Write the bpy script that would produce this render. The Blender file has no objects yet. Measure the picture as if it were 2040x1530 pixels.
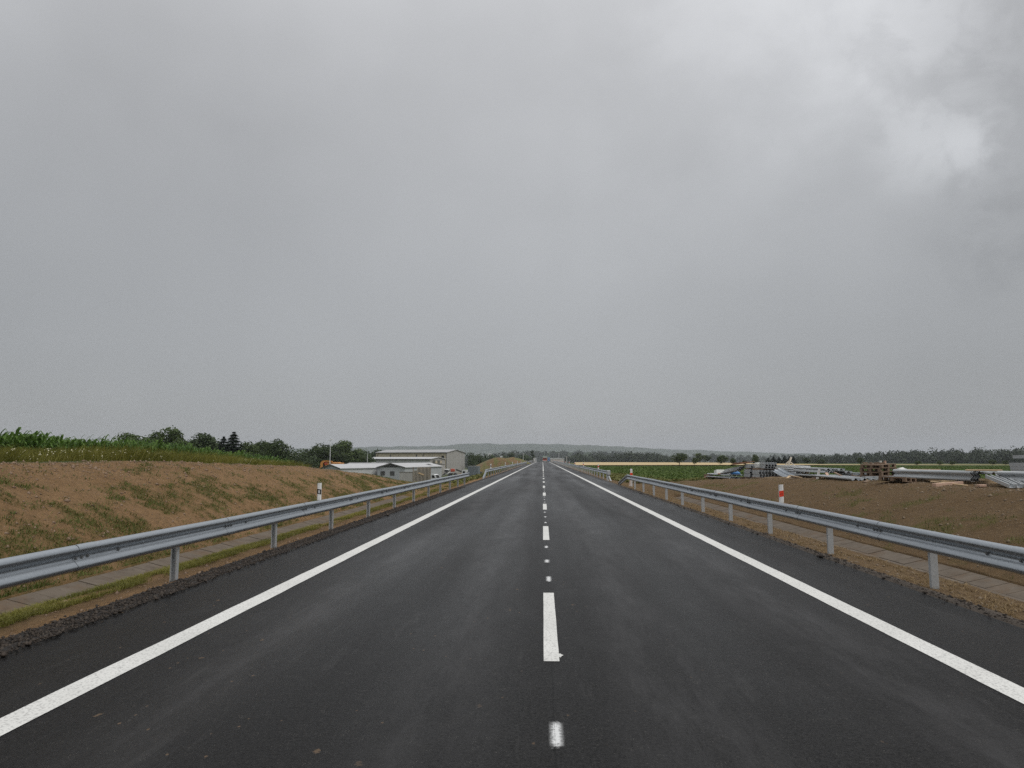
import bpy, math, random
import numpy as np
from mathutils import Vector, Matrix

random.seed(7)
RNG = np.random.default_rng(11)
SC = bpy.context.scene
COL = SC.collection
R = math.radians

# ------------------------------------------------------------------ camera
FPX = 1389.0
cam_d = bpy.data.cameras.new("camera")
cam = bpy.data.objects.new("camera", cam_d)
COL.objects.link(cam)
cam.location = (-0.07, 0.0, 1.8)
cam.rotation_euler = (R(90 + 6.12), 0, R(2.51))
cam_d.sensor_width = 36.0
cam_d.lens = FPX / 2040.0 * 36.0
cam_d.clip_start = 0.05
cam_d.clip_end = 20000
SC.camera = cam
SC.view_settings.view_transform = 'Standard'
SC.view_settings.look = 'None'
SC.view_settings.exposure = 0.0
SC.view_settings.gamma = 1.0

# ------------------------------------------------------------------ sky and sun
SUN_EL, SUN_AZ = 52.0, 118.0          # azimuth clockwise from the road's heading (+Y): light from the right, a little behind
world = bpy.data.worlds.new("World")
SC.world = world
world.use_nodes = True


def build_sky():
    nt = world.node_tree
    nt.nodes.clear()
    N, L = nt.nodes.new, nt.links.new

    def math_(op, a, b=None, c=None, clamp=False):
        n = N("ShaderNodeMath"); n.operation = op; n.use_clamp = clamp
        for i, v in enumerate((a, b, c)):
            if v is None:
                continue
            if isinstance(v, (int, float)):
                n.inputs[i].default_value = v
            else:
                L(v, n.inputs[i])
        return n.outputs[0]

    def ramp(fac, stops):
        n = N("ShaderNodeValToRGB")
        n.color_ramp.interpolation = 'B_SPLINE'
        e = n.color_ramp.elements
        while len(e) < len(stops):
            e.new(0.5)
        for el, (p, c) in zip(e, stops):
            el.position = p
            el.color = (*c, 1)
        L(fac, n.inputs[0])
        return n.outputs[0]

    def maprange(v, a, b, c, d):
        n = N("ShaderNodeMapRange"); n.interpolation_type = 'SMOOTHSTEP'
        L(v, n.inputs[0])
        for i, k in enumerate((a, b, c, d)):
            n.inputs[i + 1].default_value = k
        return n.outputs[0]
    tc = N("ShaderNodeTexCoord")
    d = tc.outputs["Generated"]
    sep = N("ShaderNodeSeparateXYZ"); L(d, sep.inputs[0])
    # overcast layer: dull near the horizon, brighter overhead
    grad = ramp(sep.outputs["Z"], [
        (0.0, (0.340, 0.345, 0.347)), (0.05, (0.362, 0.369, 0.373)), (0.14, (0.400, 0.411, 0.421)),
        (0.30, (0.450, 0.463, 0.478)), (0.52, (0.480, 0.487, 0.502)), (0.70, (0.78, 0.79, 0.81)), (1.0, (1.25, 1.26, 1.28))])

    def noise(scale, detail, rough, zs, dist=0.0, off=(0, 0, 0)):
        m = N("ShaderNodeMapping"); L(d, m.inputs[0])
        m.inputs["Scale"].default_value = (1, 1, zs)
        m.inputs["Location"].default_value = off
        n = N("ShaderNodeTexNoise"); L(m.outputs[0], n.inputs["Vector"])
        n.inputs["Scale"].default_value = scale
        n.inputs["Detail"].default_value = detail
        n.inputs["Roughness"].default_value = rough
        n.inputs["Distortion"].default_value = dist
        return n.outputs["Fac"]
    n1 = noise(1.9, 3.0, 0.5, 1.7, 0.4, (0.3, 0, 0.2))
    n2 = noise(5.5, 6.0, 0.55, 1.2, 0.2, (3.1, 1.2, 0))
    n3 = noise(13.0, 7.0, 0.58, 1.1, 0.25, (7.7, 2.2, 1.0))
    n4 = noise(4.5, 3.0, 0.5, 0.22, 0.2, (1.3, 4.0, 0.6))
    m1 = math_('MULTIPLY', maprange(n1, 0.3, 0.7, 0.965, 1.035), maprange(n4, 0.3, 0.7, 0.98, 1.02))
    up = maprange(sep.outputs["Z"], 0.08, 0.5, 0.0, 1.0)
    # broken, brighter cloud towards the upper right
    def lobe(px, py, size, amp):
        v = ray(px, py)
        dot = N("ShaderNodeVectorMath"); dot.operation = 'DOT_PRODUCT'
        L(d, dot.inputs[0]); dot.inputs[1].default_value = v
        ang = math_('ARCCOSINE', math_('MINIMUM', dot.outputs["Value"], 1.0))
        return math_('MULTIPLY', maprange(ang, 0.0, size, 1.0, 0.0), amp)
    n2c = maprange(n2, 0.38, 0.62, 0.0, 1.0)
    n3c = maprange(n3, 0.38, 0.60, 0.0, 1.0)
    bright = math_('ADD', lobe(1500, 120, 0.42, 0.13), lobe(1660, 40, 0.26, 0.15))
    bright = math_('MULTIPLY', bright, math_('ADD', math_('MULTIPLY', n2c, 0.5), 0.68))
    puff = math_('ADD', lobe(1840, 300, 0.085, 0.22), lobe(1760, 90, 0.15, 0.12))
    puff = math_('ADD', puff, lobe(1950, 285, 0.06, 0.22))
    puff = math_('MULTIPLY', puff, math_('ADD', math_('MULTIPLY', n3c, 1.0), 0.15))
    bright = math_('ADD', bright, puff)
    low = math_('ADD', lobe(960, 838, 0.055, 0.07), lobe(1075, 845, 0.05, 0.08))
    low = math_('ADD', low, lobe(225, 815, 0.07, 0.035))
    bright = math_('ADD', bright, math_('MULTIPLY', low, math_('ADD', math_('MULTIPLY', n3c, 0.9), 0.2)))
    bright = math_('ADD', bright, lobe(1010, 330, 0.34, 0.05))
    dark = math_('ADD', lobe(2010, 460, 0.12, 0.15), lobe(2000, 60, 0.20, 0.16))
    dark = math_('MULTIPLY', dark, math_('ADD', math_('MULTIPLY', n3c, -0.75), 1.1))
    dark = math_('ADD', dark, lobe(430, 330, 0.30, 0.09))
    dark = math_('ADD', dark, lobe(60, 640, 0.50, 0.15))
    dark = math_('ADD', dark, lobe(2000, 840, 0.40, 0.12))
    fine = math_('MULTIPLY', math_('SUBTRACT', n2, 0.5), math_('MULTIPLY', up, 0.16))
    k = math_('ADD', math_('ADD', math_('SUBTRACT', m1, dark), bright), fine)
    mul = N("ShaderNodeMix"); mul.data_type = 'RGBA'; mul.blend_type = 'MULTIPLY'
    mul.inputs["Factor"].default_value = 1.0
    L(grad, mul.inputs["A"])
    comb = N("ShaderNodeCombineColor")
    for i in range(3):
        L(k, comb.inputs[i])
    L(comb.outputs[0], mul.inputs["B"])
    b_cloud = N("ShaderNodeBackground")
    L(mul.outputs["Result"], b_cloud.inputs["Color"])
    b_cloud.inputs["Strength"].default_value = 1.0
    sky = N("ShaderNodeTexSky"); sky.sky_type = 'NISHITA'
    sky.sun_disc = False
    sky.sun_elevation = R(SUN_EL)
    sky.sun_rotation = R(SUN_AZ)
    b_sky = N("ShaderNodeBackground")
    L(sky.outputs[0], b_sky.inputs["Color"])
    b_sky.inputs["Strength"].default_value = 0.08
    mix = N("ShaderNodeMixShader"); mix.inputs[0].default_value = 0.95
    L(b_sky.outputs[0], mix.inputs[1]); L(b_cloud.outputs[0], mix.inputs[2])
    out = N("ShaderNodeOutputWorld")
    L(mix.outputs[0], out.inputs["Surface"])


CAM_M = cam.rotation_euler.to_matrix()


def ray(px, py):
    v = CAM_M @ Vector(((px - 1020) / FPX, -(py - 765) / FPX, -1.0))
    return v.normalized()


def at(px, py, y):
    """World point seen at photo pixel (px, py) at distance y along the road."""
    v = ray(px, py)
    return Vector(cam.location) + v * (y / v.y)


build_sky()
sun_d = bpy.data.lights.new("sun", 'SUN')
sun_d.energy = 1.4
sun_d.angle = R(35)
sun_d.color = (1.0, 0.96, 0.91)
sun = bpy.data.objects.new("sun", sun_d)
COL.objects.link(sun)
sun.rotation_euler = (R(90 - SUN_EL), 0, R(180 - SUN_AZ))
sun.location = (40, -20, 60)

# ------------------------------------------------------------------ helpers: noise, meshes, tags
_T = RNG.random((64, 256, 256)).astype(np.float32) if False else None
_P = np.random.default_rng(3).random((8, 256, 256))


def vnoise(x, y, s=0):
    x = np.asarray(x, float); y = np.asarray(y, float)
    xi = np.floor(x).astype(int); yi = np.floor(y).astype(int)
    fx = x - xi; fy = y - yi
    fx = fx * fx * (3 - 2 * fx); fy = fy * fy * (3 - 2 * fy)
    t = _P[s % 8]
    a = t[xi & 255, yi & 255]; b = t[(xi + 1) & 255, yi & 255]
    c = t[xi & 255, (yi + 1) & 255]; e = t[(xi + 1) & 255, (yi + 1) & 255]
    return (a * (1 - fx) + b * fx) * (1 - fy) + (c * (1 - fx) + e * fx) * fy


def fbm(x, y, oct=4, s=0, gain=0.5):
    v = 0; a = 1; t = 0
    for i in range(oct):
        v = v + a * vnoise(x * 2 ** i + 17.3 * i, y * 2 ** i + 9.1 * i, s + i)
        t += a; a *= gain
    return v / t


def smooth(t):
    t = np.clip(t, 0, 1)
    return t * t * (3 - 2 * t)


def mesh_np(name, V, faces_list, mat=None, shade=False):
    """faces_list: list of (M,k) int arrays (k = 3 or 4)."""
    me = bpy.data.meshes.new(name)
    V = np.ascontiguousarray(V, np.float32).reshape(-1, 3)
    me.vertices.add(len(V)); me.vertices.foreach_set("co", V.ravel())
    idx = np.concatenate([f.ravel() for f in faces_list]).astype(np.int32)
    tot = np.concatenate([np.full(len(f), f.shape[1], np.int32) for f in faces_list])
    st = np.concatenate([[0], np.cumsum(tot)[:-1]]).astype(np.int32)
    me.loops.add(len(idx)); me.loops.foreach_set("vertex_index", idx)
    me.polygons.add(len(tot)); me.polygons.foreach_set("loop_start", st)
    me.polygons.foreach_set("loop_total", tot)
    if shade:
        me.polygons.foreach_set("use_smooth", np.ones(len(tot), bool))
    me.update(calc_edges=True)
    if mat:
        me.materials.append(mat)
    return me


def link(name, me, parent=None, loc=None, rot=None):
    o = bpy.data.objects.new(name, me)
    COL.objects.link(o)
    if parent is not None:
        o.parent = parent
    if loc is not None:
        o.location = loc
    if rot is not None:
        o.rotation_euler = rot
    return o


def tag(o, label=None, cat=None, group=None, kind=None):
    if label: o["label"] = label
    if cat: o["category"] = cat
    if group: o["group"] = group
    if kind: o["kind"] = kind
    return o


def thing(name, label, cat, loc=(0, 0, 0), rz=0.0, group=None, rot=None):
    o = bpy.data.objects.new(name, None)
    COL.objects.link(o)
    o.location = loc
    o.rotation_euler = rot if rot is not None else (0, 0, rz)
    return tag(o, label, cat, group)


def copy_thing(root, loc, rot, label, group=None, scale=None):
    r = root.copy(); COL.objects.link(r)
    r.location = loc; r.rotation_euler = rot
    if scale is not None:
        r.scale = scale
    r["label"] = label
    if group:
        r["group"] = group
    for ch in root.children:
        c = ch.copy(); COL.objects.link(c); c.parent = r
        for g in ch.children:
            e = g.copy(); COL.objects.link(e); e.parent = c
    return r


class MB:
    """Collects boxes, prisms and sweeps into one mesh."""
    def __init__(self):
        self.v = []; self.f = []

    def add(self, verts, faces, m=None):
        b = len(self.v)
        for p in verts:
            p = Vector(p)
            self.v.append(m @ p if m else p)
        self.f += [tuple(b + i for i in f) for f in faces]
        return self

    def box(self, x0, x1, y0, y1, z0, z1, m=None, bev=0.0):
        if bev <= 0:
            vs = [(x, y, z) for z in (z0, z1) for y in (y0, y1) for x in (x0, x1)]
            return self.add(vs, [(0, 2, 3, 1), (4, 5, 7, 6), (0, 1, 5, 4), (2, 6, 7, 3), (0, 4, 6, 2), (1, 3, 7, 5)], m)
        b = bev
        prof = [(x0 + b, y0), (x1 - b, y0), (x1, y0 + b), (x1, y1 - b), (x1 - b, y1), (x0 + b, y1), (x0, y1 - b), (x0, y0 + b)]
        vs = []
        cx, cy = (x0 + x1) / 2, (y0 + y1) / 2
        hx, hy = (x1 - x0) / 2, (y1 - y0) / 2
        for z, s in ((z0, b), (z0 + b, 0), (z1 - b, 0), (z1, b)):
            for (x, y) in prof:
                vs.append((cx + (x - cx) * (hx - s) / hx, cy + (y - cy) * (hy - s) / hy, z))
        fs = [tuple(range(7, -1, -1)), tuple(range(24, 32))]
        for k in range(3):
            for i in range(8):
                j = (i + 1) % 8
                fs.append((k * 8 + i, k * 8 + j, k * 8 + 8 + j, k * 8 + 8 + i))
        return self.add(vs, fs, m)

    def tube(self, pts, rad, n=8, cap=True):
        pts = [Vector(p) for p in pts]
        rad = rad if isinstance(rad, (list, tuple)) else [rad] * len(pts)
        b = len(self.v)
        for i, p in enumerate(pts):
            t = (pts[min(i + 1, len(pts) - 1)] - pts[max(i - 1, 0)]).normalized()
            a = t.orthogonal().normalized()
            if abs(t.z) > 0.9:
                a = Vector((1, 0, 0)); a = (a - t * a.dot(t)).normalized()
            c = t.cross(a)
            for k in range(n):
                w = 2 * math.pi * k / n
                self.v.append(p + (a * math.cos(w) + c * math.sin(w)) * rad[i])
        for i in range(len(pts) - 1):
            for k in range(n):
                k2 = (k + 1) % n
                self.f.append((b + i * n + k, b + i * n + k2, b + (i + 1) * n + k2, b + (i + 1) * n + k))
        if cap:
            self.f.append(tuple(b + k for k in range(n - 1, -1, -1)))
            self.f.append(tuple(b + (len(pts) - 1) * n + k for k in range(n)))
        return self

    def prism(self, poly, axis, a, b_, m=None):
        """poly: 2-D points; extruded along axis ('x','y','z') from a to b_."""
        def put(p, t):
            return {'x': (t, p[0], p[1]), 'y': (p[0], t, p[1]), 'z': (p[0], p[1], t)}[axis]
        n = len(poly)
        vs = [put(p, a) for p in poly] + [put(p, b_) for p in poly]
        fs = [tuple(range(n)), tuple(range(2 * n - 1, n - 1, -1))]
        fs += [(i, n + i, n + (i + 1) % n, (i + 1) % n) for i in range(n)]
        return self.add(vs, fs, m)

    def mesh(self, name, mat, smooth_=False):
        me = bpy.data.meshes.new(name)
        me.from_pydata([tuple(p) for p in self.v], [], self.f)
        import bmesh
        bm = bmesh.new(); bm.from_mesh(me)
        bmesh.ops.recalc_face_normals(bm, faces=bm.faces)
        bm.to_mesh(me); bm.free()
        if smooth_:
            me.polygons.foreach_set("use_smooth", np.ones(len(me.polygons), bool))
        if mat:
            me.materials.append(mat)
        return me

    def build(self, name, mat, parent=None, loc=None, rot=None, smooth_=False):
        return link(name, self.mesh(name, mat, smooth_), parent, loc, rot)


# ------------------------------------------------------------------ materials
class NB:
    def __init__(self, name):
        self.m = bpy.data.materials.new(name)
        self.m.use_nodes = True
        self.nt = self.m.node_tree
        self.b = self.nt.nodes["Principled BSDF"]
        self.tc = self.nt.nodes.new("ShaderNodeTexCoord")

    def N(self, t): return self.nt.nodes.new(t)
    def L(self, a, b): self.nt.links.new(a, b)

    def set(self, n, k, v):
        if isinstance(v, bpy.types.NodeSocket):
            self.L(v, n.inputs[k])
        else:
            n.inputs[k].default_value = v

    def coord(self, scale=(1, 1, 1), kind="Object"):
        m = self.N("ShaderNodeMapping"); self.L(self.tc.outputs[kind], m.inputs[0])
        m.inputs["Scale"].default_value = scale
        return m.outputs[0]

    def noise(self, scale, detail=4, rough=0.55, st=(1, 1, 1), out="Fac", dist=0.0):
        n = self.N("ShaderNodeTexNoise"); self.L(self.coord(st), n.inputs["Vector"])
        n.inputs["Scale"].default_value = scale; n.inputs["Detail"].default_value = detail
        n.inputs["Roughness"].default_value = rough; n.inputs["Distortion"].default_value = dist
        return n.outputs[out]

    def voro(self, scale, st=(1, 1, 1), feature='F1', rnd=1.0):
        n = self.N("ShaderNodeTexVoronoi"); n.feature = feature
        self.L(self.coord(st), n.inputs["Vector"])
        n.inputs["Scale"].default_value = scale
        n.inputs["Randomness"].default_value = rnd
        return n

    def mr(self, v, a, b, c=0.0, d=1.0):
        n = self.N("ShaderNodeMapRange"); self.L(v, n.inputs[0])
        for i, k in enumerate((a, b, c, d)):
            n.inputs[i + 1].default_value = k
        return n.outputs[0]

    def mix(self, f, a, b, mode='MIX'):
        n = self.N("ShaderNodeMix"); n.data_type = 'RGBA'; n.blend_type = mode
        self.set(n, "Factor", f)
        for k, v in (("A", a), ("B", b)):
            if isinstance(v, tuple) and len(v) == 3:
                v = (*v, 1)
            self.set(n, k, v)
        return n.outputs["Result"]

    def math(self, op, a, b=0.0):
        n = self.N("ShaderNodeMath"); n.operation = op
        self.set(n, 0, a); self.set(n, 1, b)
        return n.outputs[0]

    def attr(self, name, out="Fac"):
        n = self.N("ShaderNodeAttribute"); n.attribute_name = name
        return n.outputs[out]

    def ramp(self, f, stops):
        n = self.N("ShaderNodeValToRGB"); e = n.color_ramp.elements
        while len(e) < len(stops): e.new(0.5)
        for el, (p, c) in zip(e, stops):
            el.position = p; el.color = (*c, 1)
        self.L(f, n.inputs[0])
        return n.outputs[0]

    def out(self, color=None, rough=None, bump=None, bdist=0.02, bstr=1.0, metal=None, spec=None):
        for k, v in (("Base Color", color), ("Roughness", rough), ("Metallic", metal), ("Specular IOR Level", spec)):
            if v is None: continue
            if isinstance(v, tuple) and len(v) == 3: v = (*v, 1)
            self.set(self.b, k, v)
        if bump is not None:
            n = self.N("ShaderNodeBump"); self.L(bump, n.inputs["Height"])
            n.inputs["Distance"].default_value = bdist; n.inputs["Strength"].default_value = bstr
            self.L(n.outputs[0], self.b.inputs["Normal"])
        return self.m


def mat_asphalt():
    n = NB("asphalt")
    grain = n.noise(42, 6, 0.85)
    grain2 = n.noise(20, 5, 0.75)
    big = n.noise(0.35, 5, 0.6, (1, 0.16, 1))
    wheel = n.noise(0.9, 3, 0.5, (1, 0.03, 1))
    blot = n.noise(1.6, 5, 0.65, (1, 0.5, 1))
    cell = n.voro(75)
    c = n.mix(n.mr(grain, 0.40, 0.62), (0.0010, 0.0010, 0.0010), (0.032, 0.031, 0.0305))
    c = n.mix(n.mr(grain2, 0.45, 0.68, 0, 0.5), c, (0.034, 0.033, 0.033))
    c = n.mix(n.mr(big, 0.38, 0.62, 0.0, 0.5), c, (0.011, 0.0105, 0.0105))
    c = n.mix(n.mr(blot, 0.52, 0.66, 0.0, 0.35), c, (0.032, 0.0315, 0.0315))
    # pale stone chips polished on the surface
    chip = n.math('MULTIPLY', n.mr(cell.outputs["Distance"], 0.16, 0.26, 1, 0), n.mr(n.noise(9, 4, 0.7), 0.54, 0.64))
    c = n.mix(n.math('MULTIPLY', chip, 0.75), c, (0.20, 0.19, 0.17))
    # flattened clods of brown soil dropped on the lanes
    vs = n.voro(2.9, (1, 0.6, 1))
    rnd = n.N("ShaderNodeSeparateColor"); n.L(vs.outputs["Color"], rnd.inputs[0])
    jit = n.mr(n.noise(26, 4, 0.7), 0.25, 0.75, -.06, .06)
    dirt = n.math('MULTIPLY', n.mr(n.math('ADD', vs.outputs["Distance"], jit), 0.040, 0.065, 1, 0), n.math('GREATER_THAN', rnd.outputs[0], 0.35))
    vs2 = n.voro(8.5, (1, 0.6, 1))
    rnd2 = n.N("ShaderNodeSeparateColor"); n.L(vs2.outputs["Color"], rnd2.inputs[0])
    dirt2 = n.math('MULTIPLY', n.mr(n.math('ADD', vs2.outputs["Distance"], jit), 0.06, 0.10, 1, 0), n.math('GREATER_THAN', rnd2.outputs[0], 0.72))
    sx = n.N("ShaderNodeSeparateXYZ"); n.L(n.tc.outputs["Object"], sx.inputs[0])
    left = n.mr(sx.outputs[0], -0.2, 0.6, 1.0, 0.35)
    ax = n.math('ABSOLUTE', sx.outputs[0])
    tr = n.math('MINIMUM', n.math('ABSOLUTE', n.math('SUBTRACT', ax, 0.95)), n.math('ABSOLUTE', n.math('SUBTRACT', ax, 2.75)))
    tr = n.mr(n.math('ADD', tr, n.mr(n.noise(0.7, 4, 0.6, (1, .12, 1)), .3, .7, -.25, .25)), 0.05, 0.60, 1.0, 0.0)
    patch = n.mr(n.noise(2.4, 7, 0.72, (1, 0.22, 1)), 0.40, 0.62, 0.15, 1.0)
    c = n.mix(n.math('MULTIPLY', n.math('MULTIPLY', tr, patch), 0.62), c, (0.058, 0.057, 0.058))
    scuff = n.mr(n.noise(5.5, 6, 0.7, (1, 0.10, 1)), 0.58, 0.70, 0.0, 0.22)
    c = n.mix(scuff, c, (0.075, 0.074, 0.073))
    seam = n.mr(n.math('ABSOLUTE', n.math('ADD', sx.outputs[0], n.mr(n.noise(2, 2), 0, 1, -.012, .012))), 0.003, 0.009, 0.40, 0.0)
    c = n.mix(seam, c, (0.003, 0.003, 0.003))
    zone = n.math('MULTIPLY', n.mr(n.noise(0.5, 3, 0.6, (1, 0.35, 1)), 0.40, 0.52), left)
    c = n.mix(n.math('MULTIPLY', n.math('MULTIPLY', n.math('MAXIMUM', dirt, dirt2), zone), 0.65), c, (0.17, 0.115, 0.070))
    rough = n.math('ADD', n.mr(big, 0.3, 0.7, 0.46, 0.27), n.mr(wheel, 0.3, 0.7, 0.10, -0.08))
    b = n.math('ADD', grain, n.math('MULTIPLY', n.mr(cell.outputs["Distance"], 0, 0.5), 0.4))
    n.b.inputs['IOR'].default_value = 1.18
    return n.out(c, rough, b, 0.006, 1.0, spec=0.5)


def mat_paint(name="road_paint"):
    n = NB(name)
    pit = n.noise(70, 4, 0.72)
    pit2 = n.voro(55)
    c = n.mix(n.mr(n.noise(1.2, 4), 0.3, 0.7), (0.74, 0.74, 0.71), (0.65, 0.65, 0.62))
    f = n.math('MAXIMUM', n.mr(pit, 0.66, 0.76), n.math('MULTIPLY', n.mr(pit2.outputs["Distance"], 0.58, 0.72), 0.5))
    c = n.mix(n.math('MULTIPLY', f, 0.65), c, (0.07, 0.07, 0.07))
    return n.out(c, 0.6, pit, 0.003, 0.7)


def mat_spray():
    n = NB("spray_paint")
    sep = n.N("ShaderNodeSeparateXYZ"); n.L(n.tc.outputs["Generated"], sep.inputs[0])
    def edge(s):
        a = n.math('SUBTRACT', s, 0.5); a = n.math('ABSOLUTE', a)
        return n.mr(a, 0.08, 0.46, 1, 0)
    fx = n.math('POWER', edge(sep.outputs[0]), 1.6)
    ay = n.math('ABSOLUTE', n.math('SUBTRACT', sep.outputs[1], 0.5))
    fy = n.mr(n.math('ADD', ay, n.mr(n.noise(30, 3), .3, .7, -.06, .06)), 0.30, 0.47, 1, 0)
    a = n.math('MULTIPLY', fx, fy)
    a = n.math('MULTIPLY', a, n.mr(n.noise(42, 4, 0.7), 0.34, 0.56, 0.55, 1.5))
    slot = n.math('ABSOLUTE', n.math('SUBTRACT', sep.outputs[0], 0.42))
    a = n.math('MULTIPLY', a, n.mr(slot, 0.01, 0.03, 0.6, 1))
    n.set(n.b, "Alpha", n.math('MINIMUM', n.math('MULTIPLY', a, 0.85), 0.92))
    return n.out((0.72, 0.73, 0.73), 0.7)


def mat_soil():
    n = NB("soil_and_meadow")
    soil = n.attr("soil"); dry = n.attr("dry"); lush = n.attr("lush"); wheat = n.attr("straw")
    n1 = n.noise(0.8, 5, 0.6); n2 = n.noise(7, 5, 0.65); n3 = n.noise(34, 4, 0.65)
    cl = n.mix(n.mr(n1, 0.3, 0.7), (0.262, 0.157, 0.074), (0.335, 0.208, 0.106))
    cr = n.mix(n.mr(n1, 0.3, 0.7), (0.150, 0.096, 0.046), (0.190, 0.127, 0.067))
    c = n.mix(dry, cr, cl)  # left soil lighter: light from the right painted into its colour
    n4 = n.noise(17, 6, 0.78)
    c = n.mix(n.mr(n2, 0.40, 0.70, 0.0, 0.62), c, n.mix(0.55, c, (0.045, 0.028, 0.016)))
    c = n.mix(n.mr(n4, 0.54, 0.64, 0.0, 0.6), c, n.mix(0.6, c, (0.030, 0.019, 0.011)))
    c = n.mix(n.mr(n3, 0.56, 0.68, 0.0, 0.7), c, n.mix(0.5, c, (0.46, 0.35, 0.24)))
    st = n.voro(16)
    stone = n.math('MULTIPLY', n.mr(st.outputs["Distance"], 0.12, 0.20, 1, 0), n.mr(n.noise(3.1, 3), 0.52, 0.62))
    c = n.mix(n.math('MULTIPLY', stone, 0.6), c, (0.36, 0.29, 0.22))
    g = n.mix(n.mr(n2, 0.3, 0.7), (0.085, 0.085, 0.022), (0.135, 0.115, 0.036))
    c = n.mix(n.math('MULTIPLY', n.math('MULTIPLY', lush, 0.8), n.mr(n2, 0.35, 0.6, 0.25, 1.0)), c, g)
    m1 = n.noise(0.05, 4, 0.6)
    mead = n.mix(n.mr(m1, 0.35, 0.65), (0.050, 0.078, 0.026), (0.085, 0.100, 0.038))
    mead = n.mix(n.mr(n.noise(0.0022, 3, 0.5, (1, 2.2, 1)), 0.56, 0.60), mead, (0.26, 0.20, 0.095))
    mead = n.mix(n.mr(n.noise(0.6, 4), 0.4, 0.7, 0, 0.6), mead, (0.12, 0.12, 0.05))
    c = n.mix(soil, mead, c)
    c = n.mix(wheat, c, n.mix(n.mr(n2, 0.3, 0.7), (0.24, 0.165, 0.085), (0.16, 0.105, 0.06)))
    h = n.math('ADD', n.math('MULTIPLY', n2, 1.0), n.math('MULTIPLY', n3, 0.35))
    h = n.math('ADD', n.math('ADD', h, n.math('MULTIPLY', n4, 0.6)), n.math('MULTIPLY', stone, 0.25))
    return n.out(c, 0.95, h, 0.11, 0.9, spec=0.15)


def mat_simple(name, c1, c2, scale=6, rough=0.7, metal=0.0, bump=0.0, st=(1, 1, 1), detail=4, spec=0.5, lo=0.3, hi=0.7):
    n = NB(name)
    f = n.noise(scale, detail, 0.6, st)
    c = n.mix(n.mr(f, lo, hi), c1, c2)
    return n.out(c, rough, f if bump else None, bump, 1.0, metal, spec)


def mat_galv(name, c1, c2, rough=0.42, metal=0.75):
    n = NB(name)
    sp = n.voro(60); sc = n.N("ShaderNodeSeparateColor"); n.L(sp.outputs["Color"], sc.inputs[0])
    w = n.noise(1.6, 5, 0.65, (3, 0.35, 3))
    c = n.mix(n.mr(sc.outputs[0], 0, 1, 0.0, 0.45), c1, c2)
    c = n.mix(n.mr(w, 0.35, 0.7, 0.0, 0.65), c, c2)
    drip = n.noise(14, 4, 0.7, (1, 1, 0.1))
    c = n.mix(n.mr(drip, 0.6, 0.75, 0, 0.3), c, (0.50, 0.52, 0.53))
    return n.out(c, n.mr(w, 0.3, 0.7, rough - 0.06, rough + 0.12), n.math('ADD', n.math('MULTIPLY', n.noise(26, 3), 0.3), n.noise(2.2, 3, 0.5, (1, .6, 1.6))), 0.010, 0.6, metal)


def mat_leaf(name, dark, light, scale=1.2, trans=0.25, hue=None):
    n = NB(name)
    f = n.noise(scale, 3, 0.6)
    oi = n.N("ShaderNodeObjectInfo")
    c = n.mix(n.mr(f, 0.32, 0.68), dark, light)
    g = n.N("ShaderNodeNewGeometry")
    c = n.mix(n.mr(g.outputs["Random Per Island"], 0, 1, 0.0, 0.55), c, n.mix(0.5, c, light if hue is None else hue))
    c = n.mix(n.mr(oi.outputs["Random"], 0, 1, 0.0, 0.35), c, dark)
    n.out(c, 0.62, spec=0.25)
    if trans:
        t = n.N("ShaderNodeBsdfTranslucent"); n.L(c, t.inputs["Color"])
        ms = n.N("ShaderNodeMixShader"); ms.inputs[0].default_value = trans
        n.L(n.b.outputs[0], ms.inputs[1]); n.L(t.outputs[0], ms.inputs[2])
        n.L(ms.outputs[0], n.nt.nodes["Material Output"].inputs["Surface"])
    return n.m


def mat_clad(name, c1, c2, pitch=4.0, stain=(0.2, 0.17, 0.13), amt=0.35):
    n = NB(name)
    wv = n.N("ShaderNodeTexWave"); n.L(n.coord(), wv.inputs["Vector"])
    wv.wave_type = 'BANDS'; wv.bands_direction = 'DIAGONAL'
    wv.inputs["Scale"].default_value = pitch
    f = n.noise(0.5, 5, 0.65, (1, 1, 0.25))
    c = n.mix(n.mr(f, 0.3, 0.7), c1, c2)
    d = n.noise(1.3, 5, 0.7, (1, 1, 0.12))
    c = n.mix(n.mr(d, 0.52, 0.72, 0, amt), c, stain)
    c = n.mix(n.mr(wv.outputs["Fac"], 0, 0.3, 0.25, 0), c, n.mix(0.6, c, (0.05, 0.05, 0.05)))
    return n.out(c, 0.65, wv.outputs["Fac"], 0.03, 0.6)


M = {}
M['asphalt'] = mat_asphalt()
M['paint'] = mat_paint()
M['spray'] = mat_spray()
M['soil'] = mat_soil()
M['galv_l'] = mat_galv("galvanised_steel", (0.50, 0.535, 0.565), (0.36, 0.39, 0.42), 0.36, 0.85)
M['galv_pile'] = mat_galv("weathered_galvanised_steel", (0.52, 0.54, 0.55), (0.36, 0.38, 0.39), 0.5, 0.45)
M['galv_light'] = mat_galv("bright_zinc_steel", (0.84, 0.85, 0.85), (0.68, 0.69, 0.70), 0.55, 0.15)
M['post'] = mat_galv("galvanised_post", (0.55, 0.57, 0.58), (0.40, 0.42, 0.43), 0.5, 0.5)
M['bolt'] = mat_simple("zinc_bolt", (0.30, 0.31, 0.31), (0.18, 0.18, 0.18), 30, 0.5, 0.7)
M['white_plastic'] = mat_simple("white_plastic", (0.80, 0.80, 0.79), (0.72, 0.72, 0.70), 5, 0.45)
M['black_film'] = mat_simple("black_film", (0.012, 0.012, 0.012), (0.02, 0.02, 0.02), 9, 0.45)
M['red_film'] = mat_simple("red_reflective_film", (0.86, 0.065, 0.022), (0.74, 0.050, 0.018), 20, 0.35)
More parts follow.
